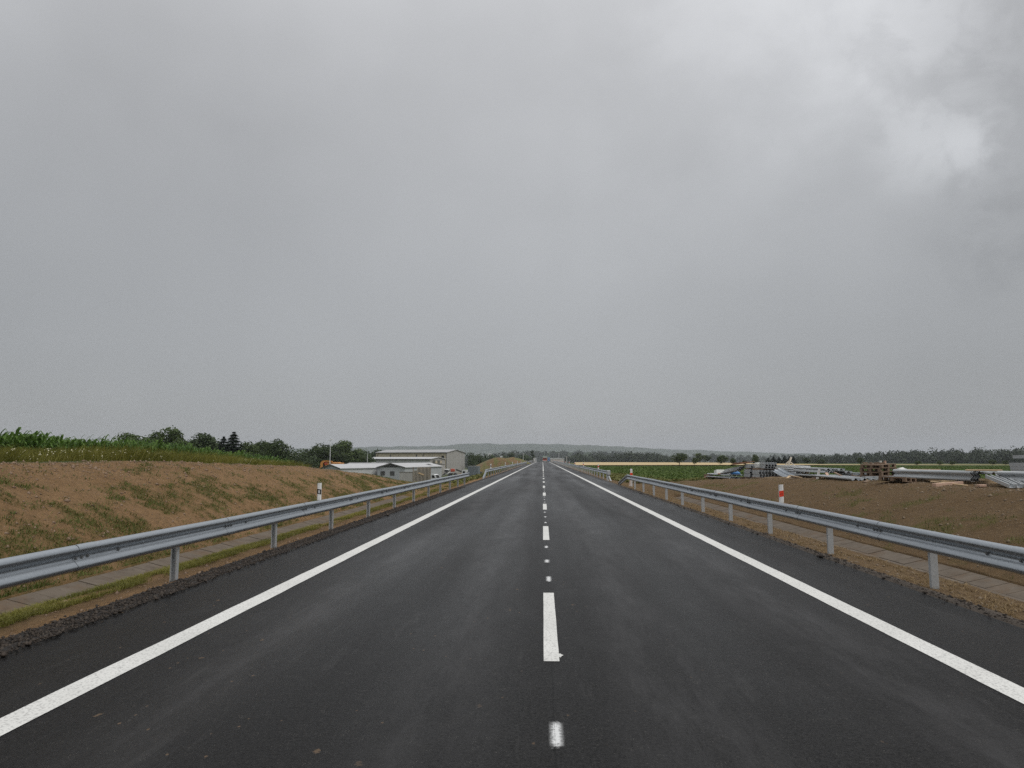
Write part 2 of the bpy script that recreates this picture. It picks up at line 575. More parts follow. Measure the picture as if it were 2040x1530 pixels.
M['reflector'] = mat_simple("reflector_film", (0.62, 0.64, 0.66), (0.52, 0.54, 0.56), 60, 0.3)
_n = NB("gutter_concrete")
_a = _n.mix(_n.mr(_n.noise(3, 7, .6), .3, .7), (0.105, 0.084, 0.064), (0.150, 0.124, 0.097))
_a = _n.mix(_n.mr(_n.noise(1.1, 6, .7), .50, .64, 0, .75), _a, (0.125, 0.080, 0.045))
_a = _n.mix(_n.mr(_n.noise(5, 6, .75), .55, .66, 0, .6), _a, (0.060, 0.044, 0.030))
M['concrete'] = _n.out(_a, .88, _n.noise(30, 5), .006, .8, spec=.25)
M['joint'] = mat_simple("dark_joint", (0.022, 0.017, 0.013), (0.045, 0.034, 0.024), 8, 0.95)
M['gravel'] = mat_simple("bitumen_gravel", (0.005, 0.004, 0.0035), (0.024, 0.018, 0.014), 40, 0.8, bump=0.03, detail=5)
M['verge_soil'] = mat_simple("dusty_verge", (0.030, 0.023, 0.017), (0.082, 0.062, 0.044), 9, 0.9, bump=0.02, detail=7)
M['chip'] = mat_leaf("gravel_chip", (0.008, 0.006, 0.005), (0.034, 0.026, 0.021), 4, 0.0, (0.20, 0.16, 0.125))
M['clod'] = mat_leaf("soil_clod", (0.150, 0.095, 0.060), (0.24, 0.165, 0.11), 3, 0.0, (0.34, 0.26, 0.19))
M['clod_r'] = mat_leaf("dark_soil_clod", (0.115, 0.080, 0.046), (0.185, 0.135, 0.085), 3, 0.0, (0.46, 0.38, 0.29))
M['tuft'] = mat_leaf("young_grass", (0.060, 0.090, 0.014), (0.135, 0.160, 0.034), 0.9, 0.25, (0.20, 0.19, 0.06))
M['tuft_dry'] = mat_leaf("straw_grass", (0.19, 0.13, 0.06), (0.30, 0.21, 0.105), 1.5, 0.2, (0.35, 0.27, 0.15))
M['tall'] = mat_leaf("tall_meadow_grass", (0.095, 0.110, 0.014), (0.290, 0.265, 0.060), 0.55, 0.3, (0.44, 0.36, 0.13))
M['daisy'] = mat_simple("daisy_petal", (0.48, 0.44, 0.28), (0.56, 0.53, 0.38), 20, 0.8)
M['corn'] = mat_leaf("maize_leaf", (0.050, 0.108, 0.017), (0.125, 0.215, 0.038), 0.8, 0.3, (0.17, 0.25, 0.055))
M['crop'] = mat_leaf("beet_leaf", (0.062, 0.104, 0.022), (0.145, 0.205, 0.046), 0.25, 0.25, (0.20, 0.24, 0.07))
M['weed'] = mat_leaf("weed_leaf", (0.10, 0.12, 0.03), (0.22, 0.21, 0.07), 0.6, 0.25, (0.30, 0.26, 0.11))
M['leaf_a'] = mat_leaf("broad_leaf", (0.036, 0.062, 0.017), (0.100, 0.140, 0.040), 0.45, 0.2)
M['leaf_b'] = mat_leaf("dark_broad_leaf", (0.026, 0.046, 0.015), (0.074, 0.104, 0.034), 0.45, 0.2)
M['needle'] = mat_leaf("spruce_needle", (0.012, 0.026, 0.012), (0.030, 0.048, 0.020), 0.5, 0.1)
M['forest'] = mat_leaf("forest_crown", (0.022, 0.034, 0.016), (0.060, 0.078, 0.036), 0.03, 0.15)
M['bark'] = mat_simple("bark", (0.05, 0.038, 0.028), (0.10, 0.08, 0.06), 5, 0.9, bump=0.03, st=(3, 3, 0.5))
M['wheat'] = mat_simple("ripe_wheat", (0.46, 0.35, 0.19), (0.56, 0.44, 0.26), 0.12, 0.95, st=(0.4, 1.6, 1), spec=0.1)
M['cropsoil'] = mat_simple("crop_ground", (0.055, 0.090, 0.014), (0.105, 0.140, 0.026), 0.25, 0.95, spec=0.1)
M['hill'] = mat_simple("wooded_hill", (0.020, 0.036, 0.016), (0.055, 0.075, 0.032), 0.012, 0.95, spec=0.05, detail=6)
M['clad_cream'] = mat_clad("cream_cladding", (0.56, 0.49, 0.36), (0.46, 0.40, 0.30), 1.4)
M['clad_grey'] = mat_clad("grey_cladding", (0.40, 0.39, 0.37), (0.34, 0.33, 0.31), 2.2, amt=0.2)
M['clad_white'] = mat_clad("pale_cladding", (0.58, 0.59, 0.59), (0.50, 0.51, 0.51), 2.2, amt=0.15)
M['clad_blue'] = mat_clad("blue_grey_cladding", (0.40, 0.42, 0.435), (0.46, 0.475, 0.49), 2.0, amt=0.15)
M['clad_dark'] = mat_clad("dark_container_steel", (0.15, 0.175, 0.195), (0.19, 0.215, 0.235), 2.0, amt=0.15)
M['roof_grey'] = mat_clad("sheet_roof", (0.33, 0.332, 0.335), (0.41, 0.413, 0.416), 1.2, (0.22, 0.21, 0.19), 0.3)
M['roof_pale'] = mat_clad("pale_sheet_roof", (0.45, 0.455, 0.46), (0.53, 0.535, 0.54), 1.2, (0.30, 0.29, 0.27), 0.25)
M['trim_dark'] = mat_simple("dark_trim", (0.05, 0.05, 0.05), (0.09, 0.09, 0.085), 2, 0.6)
M['void'] = mat_simple("dark_opening", (0.008, 0.008, 0.008), (0.015, 0.015, 0.014), 2, 0.8)
M['glass'] = mat_simple("dusty_glass", (0.05, 0.06, 0.06), (0.16, 0.16, 0.13), 0.8, 0.15)
M['cab_white'] = mat_simple("white_vehicle_paint", (0.74, 0.75, 0.75), (0.66, 0.67, 0.67), 2, 0.3)
M['tyre'] = mat_simple("tyre_rubber", (0.015, 0.015, 0.015), (0.03, 0.03, 0.03), 9, 0.85)
M['orange'] = mat_simple("orange_machine_paint", (0.58, 0.27, 0.06), (0.48, 0.20, 0.05), 1.2, 0.5)
M['red'] = mat_simple("red_machine_paint", (0.50, 0.09, 0.045), (0.40, 0.06, 0.03), 2, 0.45)
M['blue'] = mat_simple("blue_panel", (0.16, 0.24, 0.42), (0.20, 0.29, 0.48), 1, 0.5)
M['green_sign'] = mat_simple("green_sign_sheet", (0.24, 0.36, 0.32), (0.30, 0.42, 0.38), 1, 0.5)
M['wood'] = mat_simple("sawn_timber", (0.46, 0.33, 0.19), (0.60, 0.45, 0.28), 2.5, 0.75, bump=0.004, st=(9, 0.6, 9))
M['wood_old'] = mat_simple("weathered_wood", (0.13, 0.085, 0.055), (0.24, 0.165, 0.11), 2.5, 0.85, bump=0.004, st=(7, 0.8, 7))
M['wood_pink'] = mat_simple("fresh_board", (0.44, 0.29, 0.21), (0.52, 0.36, 0.27), 2.0, 0.8)
M['tarp_white'] = mat_simple("white_sheeting", (0.64, 0.65, 0.60), (0.72, 0.73, 0.70), 3, 0.5)
M['tarp_blue'] = mat_simple("blue_sack", (0.06, 0.22, 0.52), (0.09, 0.28, 0.60), 4, 0.5)
M['pinkstake'] = mat_simple("faded_stake", (0.55, 0.40, 0.34), (0.66, 0.58, 0.52), 9, 0.8)

# ------------------------------------------------------------------ terrain
ROAD_END = 470.0
GO = {-1: .30, 1: .07}          # how far the gutter and bank foot stand outside the base section, per side
UB = {-1: 5.72, 1: 5.57}        # back of the rail beam from the road's middle
RZ = .01                        # rail height correction


def zroad(y):
    t = np.maximum(np.asarray(y, float) - 425.0, 0.0)
    return -t * t / 1500.0


def gz(x, y, bumps=True):
    x = np.asarray(x, float); y = np.asarray(y, float)
    x, y = np.broadcast_arrays(x, y)
    u = np.abs(x)
    far_y = [450, 600, 1000, 2500, 9000]
    Hc = np.interp(y, [-60, 20, 32, 42, 48, 56, 70, 100, 200, 300] + far_y, [1.72, 1.72, 1.44, .88, .3, -.3, -1.2, -2.6, -4, -4.4, -4.5, -8, -12, -14, -16])
    xc = np.interp(y, [20, 32, 42, 48, 56, 70, 100], [11.3, 11.3, 10.9, 10.2, 9.7, 11, 14])
    F = np.interp(y, [-60, 30, 45, 55, 62, 68, 80, 100, 200, 300] + far_y, [1.75, 1.75, 1.55, 1.12, .68, .3, -.6, -1.9, -4, -4.4, -4.5, -8, -12, -14, -16])
    wch = smooth((41 - y) / 3.0) * smooth((y + 40) / 4.0)
    def section(o, target, edge, power):
        va = np.interp(u, [0, 5.15, 5.75, 6.44 + o, 6.50 + o, 6.85 + o, 7.22 + o, 7.28 + o], [-.06, -.06, -.085, -.155, -.36, -.46, -.36, -.125])
        vb = np.interp(u, [0, 5.15, 5.75, 6.44 + o, 7.35 + o], [-.06, -.06, -.085, -.13, -.15])
        verge = va * wch + vb * (1 - wch) + zroad(y)
        t = np.clip((u - 7.35 - o) / (edge - 7.35 - o), 0, 1)
        bank = -.14 + zroad(y) * (1 - t) + (target + .14) * (1 - (1 - t) ** power)
        return np.where(u < 7.35 + o, verge, bank)
    zl = section(GO[-1], Hc, xc, 1.55)
    s = smooth((u - xc) / (23 - xc))
    zl = np.where(u < xc, zl, Hc + (F - Hc) * s)
    Hr = np.interp(y, [-60, 28, 35, 43, 50, 57, 65, 200, 420] + far_y[1:], [1.0, 1.0, .82, .58, .3, .0, -.3, -.3, -.6, -3, -9, -14, -16])
    Fr = np.interp(y, [-60, 200, 420] + far_y[1:], [-.3, -.3, -.6, -3, -9, -14, -16])
    zr = section(GO[1], Hr, 11.3, 1.35)
    s = smooth((u - 20) / 7.0)
    zr = np.where(u < 11.3, zr, Hr + (Fr - Hr) * s)
    z = np.where(x < 0, zl, zr)
    if bumps:
        o_ = np.where(x < 0, GO[-1], GO[1])
        w = smooth((u - 5.6) / 0.4) * (1 - wch * ((u > 6.3 + o_) & (u < 7.32 + o_)))
        w = w * smooth((75 - y) / 15)
        z = z + w * ((fbm(x * 1.1, y * 1.1, 3, 1) - .5) * .11 + (fbm(x * 4.5, y * 4.5, 3, 4) - .5) * .055)
        wf = smooth((u - 60) / 200) * smooth((y - 120) / 300)
        z = z + wf * (fbm(x * .004, y * .004, 3, 2) - .5) * 3.0
    return z


def graded(lo, hi, s0, dense_lo, dense_hi, g=1.16):
    a = list(np.arange(dense_lo, dense_hi + 1e-6, s0))
    v, st = dense_hi, s0
    while v < hi:
        st *= g; v += st; a.append(min(v, hi))
    v, st = dense_lo, s0
    pre = []
    while v > lo:
        st *= g; v -= st; pre.append(max(v, lo))
    return np.array(pre[::-1] + a)


def build_ground():
    xs = graded(-7000, 7000, 0.15, -19, 19.0, 1.14)
    keep = (np.abs(xs) > 4.9) | (np.abs(np.abs(xs) % 1.0) < 0.16)
    cut = [5.15, 5.75, 6.44, 6.50, 6.85, 7.22, 7.28, 7.35]
    xs = np.unique(np.concatenate([xs[keep], [-(c + (GO[-1] if c > 6 else 0)) for c in cut], [c + (GO[1] if c > 6 else 0) for c in cut]]))
    ys = graded(-400, 8000, 0.16, 4.0, 58.0, 1.07)
    X, Y = np.meshgrid(xs, ys)
    Z = gz(X, Y)
    V = np.stack([X, Y, Z], -1).reshape(-1, 3)
    ny, nx = X.shape
    i = np.arange(ny - 1)[:, None] * nx + np.arange(nx - 1)[None, :]
    Fq = np.stack([i, i + 1, i + nx + 1, i + nx], -1).reshape(-1, 4)
    me = mesh_np("ground", V, [Fq], M['soil'], True)
    x, y = V[:, 0], V[:, 1]
    u = np.abs(x)
    # where bare soil lies
    xc = np.interp(y, [20, 32, 42, 48, 56, 70, 100], [11.6, 11.6, 11.2, 10.6, 10.2, 9, 8])
    wob = (fbm(x * .5, y * .5, 3, 3) - .5) * 1.5
    sl = smooth((xc + wob * .4 - u) / .5) * smooth((64 + wob * 4 - y) / 4)
    padx = np.interp(y, [-60, 40, 48, 55, 62], [24, 22, 15.5, 12, 8.5])
    sr = smooth((padx + wob - u) / 1.0) * smooth((62 + wob * 3 - y) / 4)
    soil = np.where(x < 0, sl, sr)
    soil = np.maximum(soil, smooth((7.0 + wob - u) / .6))
    lush = np.where(x < 0, lushness_left(x, y), lushness_right(x, y))
    straw = np.where(x > 0, smooth((6.52 - u) / .12) * smooth((u - 5.5) / .1), smooth((6.45 - u) / .2) * .5 * smooth((u - 5.9) / .1)) * smooth((60 - y) / 4)
    for nm, arr in (("soil", soil), ("dry", (x < 0) * 1.0), ("lush", lush), ("straw", straw)):  # the left-side mask carries the bank's painted-in brighter light
        a = me.attributes.new(nm, 'FLOAT', 'POINT')
        a.data.foreach_set("value", np.ascontiguousarray(arr, np.float32))
    tag(link("ground", me), "brown soil banks and meadow on both sides of the road", "ground", kind="structure")


def lushness_left(x, y):
    u = -x
    t = (u - 7.35) / 4.0
    n = fbm(x * 1.8 + 3, y * 1.0, 4, 5) * .55 + fbm(x * 6.5, y * 4.2, 3, 7) * .45
    band = np.interp(t, [-.3, 0, .12, .5, .72, .9, 1.05], [0, .12, .12, .045, -.05, -.14, -.3])
    far = np.interp(y, [0, 12, 20, 40, 55], [0.01, .02, .0, .015, .05])
    a = smooth((n + band + far - .50) / .20)
    strip = smooth((u - 6.15) / .15) * smooth((7.02 - u) / .14) * smooth((fbm(x * 2, y * .8, 3, 6) - .34) / .1)
    return np.where(u < 7.1, strip, a) * smooth((62 - y) / 4)


def lushness_right(x, y):
    n = fbm(x * 1.1 + 40, y * .9 + 9, 4, 6) * .65 + fbm(x * 4.4, y * 3.1, 3, 7) * .35
    t = (x - 7.35) / 4.0
    band = np.interp(t, [0, .2, .6, .9, 1.1, 1.6], [-.01, .03, .015, .0, -.02, -.05])
    return smooth((n + band - .60) / .09) * smooth((62 - y) / 4) * (x > 7.35)


build_ground()

# ------------------------------------------------------------------ road and markings
def strip(name, x0, x1, y0, y1, z, mat, parent=None, step=4.0, wob=0.0):
    n = max(2, int((y1 - y0) / step) + 1)
    ys = np.linspace(y0, y1, n)
    dx0 = (RNG.random(n) - .5) * wob; dx1 = (RNG.random(n) - .5) * wob
    zz = zroad(ys) + z
    V = np.empty((n, 2, 3)); V[:, 0] = np.stack([x0 + dx0, ys, zz], -1); V[:, 1] = np.stack([x1 + dx1, ys, zz], -1)
    i = np.arange(n - 1) * 2
    return link(name, mesh_np(name, V, [np.stack([i, i + 1, i + 3, i + 2], -1)], mat), parent)


def build_road():
    xs = np.array([-5.16, -5.10, -2.5, 0, 2.5, 5.04, 5.10])
    ys = np.concatenate([np.arange(-60, 40, 1.0), np.arange(40, 410, 10), np.arange(410, 475, 5)])
    X, Y = np.meshgrid(xs, ys)
    edge = (X < -5.13) | (X > 5.07)
    X = X + np.sign(X) * edge * (fbm(Y * 1.7, Y * 0 + np.sign(X) * 5, 3, 2) - .5) * .06
    Z = zroad(Y) - edge * .05
    V = np.stack([X, Y, Z], -1).reshape(-1, 3)
    ny, nx = X.shape
    i = np.arange(ny - 1)[:, None] * nx + np.arange(nx - 1)[None, :]
    road = link("road", mesh_np("road", V, [np.stack([i, i + 1, i + nx + 1, i + nx], -1).reshape(-1, 4)], M['asphalt']))
    tag(road, "newly laid black asphalt road running straight ahead", "road", kind="structure")
    strip("edge_line", -3.73 - .125, -3.73 + .125, -60, ROAD_END, .004, M['paint'], road, .5, .010)
    strip("edge_line", 3.585 - .125, 3.585 + .125, -60, ROAD_END, .004, M['paint'], road, .5, .010)
    k = -4
    while 6.46 + 9.35 * k < 100:
        y0 = 6.46 + 9.35 * k
        d = strip("centre_dash", -.07, .07, y0, y0 + 3.2, .004, M['paint'], road, 0.4, .003)
        if k == 0:
            vs = [(.071, y0 + .14, .0045), (.082, y0 + .12, .0045), (.098, y0 + .17, .0045), (.112, y0 + .20, .0045), (.095, y0 + .22, .0045), (.085, y0 + .25, .0045), (.071, y0 + .24, .0045)]
            MB().add(vs, [tuple(range(7))]).build("paint_blot", M['paint'], d)
        for j, q in enumerate((4.02, 5.96, 7.95)):
            ys_ = y0 + q + random.uniform(-.06, .06)
            if ys_ > 48 or ys_ < -8 or (k == -1 and j != 2): continue
            ln = .52 if ys_ < 12 else .42
            if k == -1:
                ys_, ln = 4.56, .48
            w = random.uniform(.050, .068)
            c = random.uniform(-.012, .012)
            strip("spray_mark", c - w, c + w, ys_, ys_ + ln, .0052, M['spray'], road, 9)
        k += 1
    strip("centre_line", -.07, .07, 104, ROAD_END, .004, M['paint'], road, 4)


build_road()


def build_verges():
    for sx in (-1, 1):
        wid = .66 if sx < 0 else .50
        e0 = 5.06 if sx < 0 else 5.02
        us = np.linspace(e0, e0 + wid, 15)
        ys = np.concatenate([np.arange(-20, 45, .12), np.arange(45, 66, 1.0), np.arange(66, 420, 6.0)])
        U, Y = np.meshgrid(us, ys)
        t = (U - e0) / wid
        n = fbm(U * 9, Y * 9, 3, 2) - .5
        U = U + (t == 1) * (fbm(Y * 1.1, U * 0, 3, 3) - .5) * .3
        Z = -.010 + .030 * np.minimum(1, t * 6) - .095 * t + (n * (.032 if sx < 0 else .020)) * np.minimum(1, .3 + t * 5) * np.where(t == 1, .4, 1) - (t == 1) * .02
        U = U + (t == 0) * (fbm(Y * 2.3, U * 0 + 4, 3, 5) - .5) * .10
        V = np.stack([sx * U, Y, Z], -1).reshape(-1, 3)
        ny, nx = U.shape
        i = np.arange(ny - 1)[:, None] * nx + np.arange(nx - 1)[None, :]
        o = link("gravel_verge", mesh_np("gravel_verge", V, [np.stack([i, i + 1, i + nx + 1, i + nx], -1).reshape(-1, 4)], M['gravel'] if sx < 0 else M['verge_soil']))
        tag(o, ("dark loose gravel verge along the left edge of the asphalt" if sx < 0 else "dusty brown soil verge along the right edge of the asphalt"), "verge", kind="structure")
        # gutter of concrete slabs in two rows
        mb = MB(); L_ = .5
        yy = -20.0
        while yy < 37.5:
            for row in (0, 1):
                j = random.uniform(-.006, .006); g = .007
                if row == 0:
                    p = [(6.46 + GO[sx], -.180 + j), (6.815 + GO[sx], -.232 + j), (6.815 + GO[sx], -.38), (6.46 + GO[sx], -.27)]
                else:
                    p = [(6.865 + GO[sx], -.240 + j), (7.25 + GO[sx], -.150 + j), (7.25 + GO[sx], -.24), (6.865 + GO[sx], -.38)]
                o_ = .17 if row else 0
                mb.prism([(sx * a, b) for a, b in p], 'y', yy + g + o_, yy + L_ - g + o_)
            yy += L_
        gut = mb.build("gutter", M['concrete'])
        tag(gut, "shallow gutter of concrete slabs behind the %s guardrail" % ("left" if sx < 0 else "right"), "gutter", kind="structure")
        bed = MB()
        bed.prism([(sx * (a + GO[sx]), b) for a, b in [(6.45, -.205), (6.80, -.31), (6.816, -.241), (6.864, -.247), (6.88, -.31), (7.27, -.185), (7.27, -.4), (6.45, -.4)]], 'y', -20, 37.6)
        bed.build("gutter_bed", M['joint'], gut)


build_verges()

# ------------------------------------------------------------------ scatter helpers
def blades(name, P, h, w, lean, mat, seg2=True, parent=None):
    """P (n,3) roots; h, w (n,), lean (n,2) horizontal offset of the tip as a share of h."""
    n = len(P)
    a = RNG.random(n) * 2 * np.pi
    d = np.stack([np.cos(a), np.sin(a), np.zeros(n)], -1) * w[:, None] * .5
    ln = np.concatenate([lean, np.zeros((n, 1))], -1) * h[:, None]
    up = np.zeros((n, 3)); up[:, 2] = h
    mid = P + up * .55 + ln * .32
    tip = P + up * (1 - .25 * np.minimum(1, np.linalg.norm(lean, axis=1)))[:, None] + ln
    V = np.stack([P - d, P + d, mid + d * .8, mid - d * .8, tip], 1)
    i = np.arange(n)[:, None] * 5
    q = i + np.array([[0, 1, 2, 3]]); t = i + np.array([[3, 2, 4]])
    return link(name, mesh_np(name, V, [q, t], mat), parent)


def rocks(name, P, s, mat):
    """Small angular lumps: squashed octahedra with jitter."""
    n = len(P)
    base = np.array([[1, 0, 0], [0, 1, 0], [-1, 0, 0], [0, -1, 0], [0, 0, .8], [0, 0, -.6]], float)
    V = base[None] * (1 + (RNG.random((n, 6, 3)) - .5) * .7)
    a = RNG.random(n) * 6.28
    c, s_ = np.cos(a), np.sin(a)
    x = V[..., 0] * c[:, None] - V[..., 1] * s_[:, None]
    y = V[..., 0] * s_[:, None] + V[..., 1] * c[:, None]
    V = np.stack([x, y, V[..., 2]], -1) * s[:, None, None] * (1 + (RNG.random((n, 1, 3)) - .5) * .6) + P[:, None]
    f = np.array([[0, 1, 4], [1, 2, 4], [2, 3, 4], [3, 0, 4], [1, 0, 5], [2, 1, 5], [3, 2, 5], [0, 3, 5]])
    F = (np.arange(n)[:, None, None] * 6 + f[None]).reshape(-1, 3)
    return link(name, mesh_np(name, V, [F], mat))


def pick(n, xr, yr, dens, power=1.6):
    """n candidate points, denser towards the camera, thinned by dens(x, y)."""
    t = RNG.random(n) ** power
    y = yr[0] + (yr[1] - yr[0]) * t
    x = xr[0] + (xr[1] - xr[0]) * RNG.random(n)
    k = RNG.random(n) < dens(x, y)
    return x[k], y[k]


def ground_cover():
    # tufts on the left bank and its foot
    x, y = pick(420000, (-11.4, -7.6), (6, 60), lambda x, y: lushness_left(x, y) * .40 + .012, 1.5)
    h = RNG.uniform(.022, .085, len(x)) * (1 + .5 * vnoise(x * 1.3, y * 1.3, 2))
    P = np.stack([x, y, gz(x, y) - .01], -1)
    o = blades("grass", P, h, RNG.uniform(.008, .017, len(x)), RNG.normal(0, .95, (len(x), 2)), M['tuft'])
    tag(o, "young green grass sprouting in patches on the left soil bank", "grass", kind="stuff")
    x, y = pick(105000, (-7.02, -6.1), (5, 60), lambda x, y: lushness_left(x, y) * .8, 1.6)
    P = np.stack([x, y, np.maximum(gz(x, y) - .01, -.19 - .15 * (-x - 6.76))], -1)
    o = blades("grass", P, RNG.uniform(.04, .11, len(x)), RNG.uniform(.006, .012, len(x)), RNG.normal(0, .9, (len(x), 2)), M['tall'])
    tag(o, "strip of short grass between the left verge and gutter", "grass", kind="stuff")
    x, y = pick(120000, (7.48, 20), (10, 60), lambda x, y: lushness_right(x, y) * .55, 1.4)
    P = np.stack([x, y, gz(x, y) - .01], -1)
    o = blades("grass", P, RNG.uniform(.04, .12, len(x)), RNG.uniform(.008, .016, len(x)), RNG.normal(0, .7, (len(x), 2)), M['tuft'])
    tag(o, "sparse grass on the right soil bank", "grass", kind="stuff")
    # dry straw at the right verge
    x, y = pick(42000, (5.5, 6.50), (4, 60), lambda x, y: .75 * smooth((fbm(x * 4, y * 2.6, 4, 3) - .42) / .14), 1.7)
    P = np.stack([x, y, gz(x, y) - .005], -1)
    o = blades("dry_grass", P, RNG.uniform(.02, .07, len(x)), RNG.uniform(.006, .014, len(x)), RNG.normal(0, 1.3, (len(x), 2)), M['tuft_dry'])
    tag(o, "straw coloured dry grass between the right verge and gutter", "dry grass", kind="stuff")
    # soil lumps and stones
    x, y = pick(40000, (-11.6, -5.7), (5, 60), lambda x, y: (np.abs(x) < 6.7) * .15 + (np.abs(x) > 7.66) * (.25 + .75 * smooth((np.abs(x) - 9.6) / 1.5)), 1.5)
    s = RNG.gamma(1.6, .0075, len(x)) + .004
    o = rocks("soil_clods", np.stack([x, y, gz(x, y)], -1), s, M['clod'])
    tag(o, "pale stones and soil lumps on the left bank", "soil lumps", kind="stuff")
    x, y = pick(34000, (5.5, 20), (6, 60), lambda x, y: (x < 6.45) * .6 + (x > 7.46) * (.4 + .6 * smooth((x - 9) / 3)), 1.5)
    s = RNG.gamma(1.6, .0085, len(x)) + .004
    o = rocks("soil_clods", np.stack([x, y, gz(x, y)], -1), s, M['clod_r'])
    tag(o, "dark soil lumps and pale stones on the right bank", "soil lumps", kind="stuff")
    # loose gravel on the verges
    x, y = pick(52000, (5.0, 6.0), (3, 45), lambda x, y: np.ones_like(x) * .9, 2.0)
    sgn = np.where(RNG.random(len(x)) < .86, -1, 1)
    k = (sgn < 0) & (x < 5.40 + .36 * RNG.random(len(x))) | (sgn > 0) & (x < 5.5)
    x, y, sgn = x[k], y[k], sgn[k]
    z = np.where(sgn < 0, .012 - .10 * (x - 5.05) / .95, .01 - .085 * (x - 5.05) / .5)
    o = rocks("gravel", np.stack([sgn * x, y, z + .004], -1), RNG.gamma(1.5, .0050, len(x)) + .003, M['chip'])
    tag(o, "loose dark stones lying on the road verges", "gravel", kind="stuff")


ground_cover()


def tall_grass():
    def dens(x, y):
        u = -x
        xc = np.interp(y, [20, 32, 42, 48, 56, 70], [11.5, 11.5, 11.1, 10.5, 10.2, 11])
        return smooth((u - xc - (fbm(x * .0, y * .6, 3, 2) - .5) * 1.2) / .6) * (.55 + .45 * smooth((24 - u) / 10)) * (u < .86 * y + 3) * smooth((u - (.350 * y - .6)) / 1.2)
    x, y = pick(230000, (-27, -10.4), (11, 74), dens, 1.25)
    cl = fbm(x * .55, y * .55, 3, 4)
    h = RNG.uniform(.16, .46, len(x)) * (.50 + cl * 1.2) * np.interp(y, [12, 45, 74], [1, 1.05, 1.4])
    lean = np.stack([RNG.normal(.55, .5, len(x)) + (fbm(x * .8, y * .8, 2, 6) - .5) * 1.6, RNG.normal(-.1, .45, len(x))], -1)
    P = np.stack([x, y, gz(x, y) - .02], -1)
    o = blades("tall_grass", P, h, RNG.uniform(.010, .022, len(x)), lean, M['tall'])
    tag(o, "tall yellow green meadow grass along the top of the left bank", "meadow grass", kind="stuff")
    # daisies in clumps
    def dd(x, y):
        return dens(x, y) * smooth((fbm(x * .35 + 7, y * .35, 3, 5) - .58) / .05)
    x, y = pick(5200, (-14.5, -11.4), (12, 60), dd, 1.3)
    z = gz(x, y) + RNG.uniform(.08, .32, len(x))
    n = len(x); r = RNG.uniform(.009, .017, n)
    a = np.arange(6) / 6 * 2 * np.pi
    tl = RNG.normal(0, .35, (n, 2))
    V = np.stack([x[:, None] + r[:, None] * np.cos(a), y[:, None] + r[:, None] * np.sin(a) * .8,
                  z[:, None] + r[:, None] * (np.cos(a) * tl[:, :1] + np.sin(a) * (tl[:, 1:] + .6))], -1)
    i = np.arange(n)[:, None] * 6
    o = link("meadow_flowers", mesh_np("meadow_flowers", V, [i + np.array([[0, 1, 2, 3]]), i + np.array([[0, 3, 4, 5]])], M['daisy']))
    tag(o, "small white wild flowers in the tall grass on the left bank", "wild flowers", kind="stuff")


tall_grass()


def maize():
    xs, ys = [], []
    for r in range(44):
        u = 24.0 + .75 * r
        st = .22 if r < 8 else (.4 if r < 18 else .8)
        y = np.arange(u / .86 - 2, 92, st)
        y = y[(y > 16) & (u > .362 * y)]
        xs.append(np.full(len(y), -u) + RNG.normal(0, .05, len(y))); ys.append(y + RNG.normal(0, .06, len(y)))
    x = np.concatenate(xs); y = np.concatenate(ys)
    n = len(x)
    z = gz(x, y)
    H = RNG.uniform(.86, 1.18, n) * (.86 + .32 * vnoise(x * .5, y * .5, 3)) * np.interp(y, [30, 60, 92], [1, .95, .85])
    V, Q, T = [], [], []
    nl = 9
    for k in range(nl):
        f = (k + .5) / nl
        hb = H * (.12 + .70 * f)
        ln = H * RNG.uniform(.38, .60, n) * (1.1 - .35 * f)
        az = RNG.random(n) * .9 + (k % 2) * np.pi + RNG.normal(0, .5, n)
        d = np.stack([np.cos(az), np.sin(az)], -1)
        side = np.stack([-np.sin(az), np.cos(az)], -1)
        w = RNG.uniform(.055, .085, n)
        steep = .35 + .65 * f
        pts = []
        for t, rise, ww in ((0, 0, .8), (.35, .42, 1.0), (.72, .55, .7), (1.0, .28, .05)):
            hz = ln * t * (1.15 - .5 * steep)
            zz = hb + ln * rise * (.5 + steep * .9) + (ln * .35 * t if f > .75 else 0)
            c = np.stack([x + d[:, 0] * hz, y + d[:, 1] * hz, z + zz], -1)
            s = np.concatenate([side * (w * ww)[:, None], np.zeros((n, 1))], -1)
            pts += [c - s, c + s]
        V.append(np.stack(pts, 1))
    V = np.stack(V, 1).reshape(-1, 8, 3)
    i = np.arange(len(V))[:, None] * 8
    q = np.concatenate([i + np.array([[0, 1, 3, 2]]), i + np.array([[2, 3, 5, 4]]), i + np.array([[4, 5, 7, 6]])])
    o = link("maize_field", mesh_np("maize_field", V, [q], M['corn']))
    tag(o, "field of tall green maize behind the grassy left bank", "maize field", kind="stuff")


maize()


def leafy_clumps(name, x, y, z, size, nleaf, mat, flat=.5):
    n = len(x)
    V = []
    for k in range(nleaf):
        az = RNG.random(n) * 6.28
        el = RNG.uniform(.3, 1.2, n)
        d = np.stack([np.cos(az) * np.cos(el), np.sin(az) * np.cos(el), np.sin(el)], -1)
        s = np.stack([-np.sin(az), np.cos(az), np.zeros(n)], -1)
        ln = size * RNG.uniform(.6, 1.1, n); w = ln * RNG.uniform(.16, .26, n)
        b = np.stack([x, y, z], -1)
        m = b + d * (ln * .6)[:, None]
        e = b + d * ln[:, None]; e[:, 2] -= ln * flat * .5
        V.append(np.stack([b, m + s * w[:, None], e, m - s * w[:, None]], 1))
    V = np.stack(V, 1).reshape(-1, 4, 3)
    i = np.arange(len(V))[:, None] * 4
    return link(name, mesh_np(name, V, [i + np.array([[0, 1, 2, 3]])], mat))


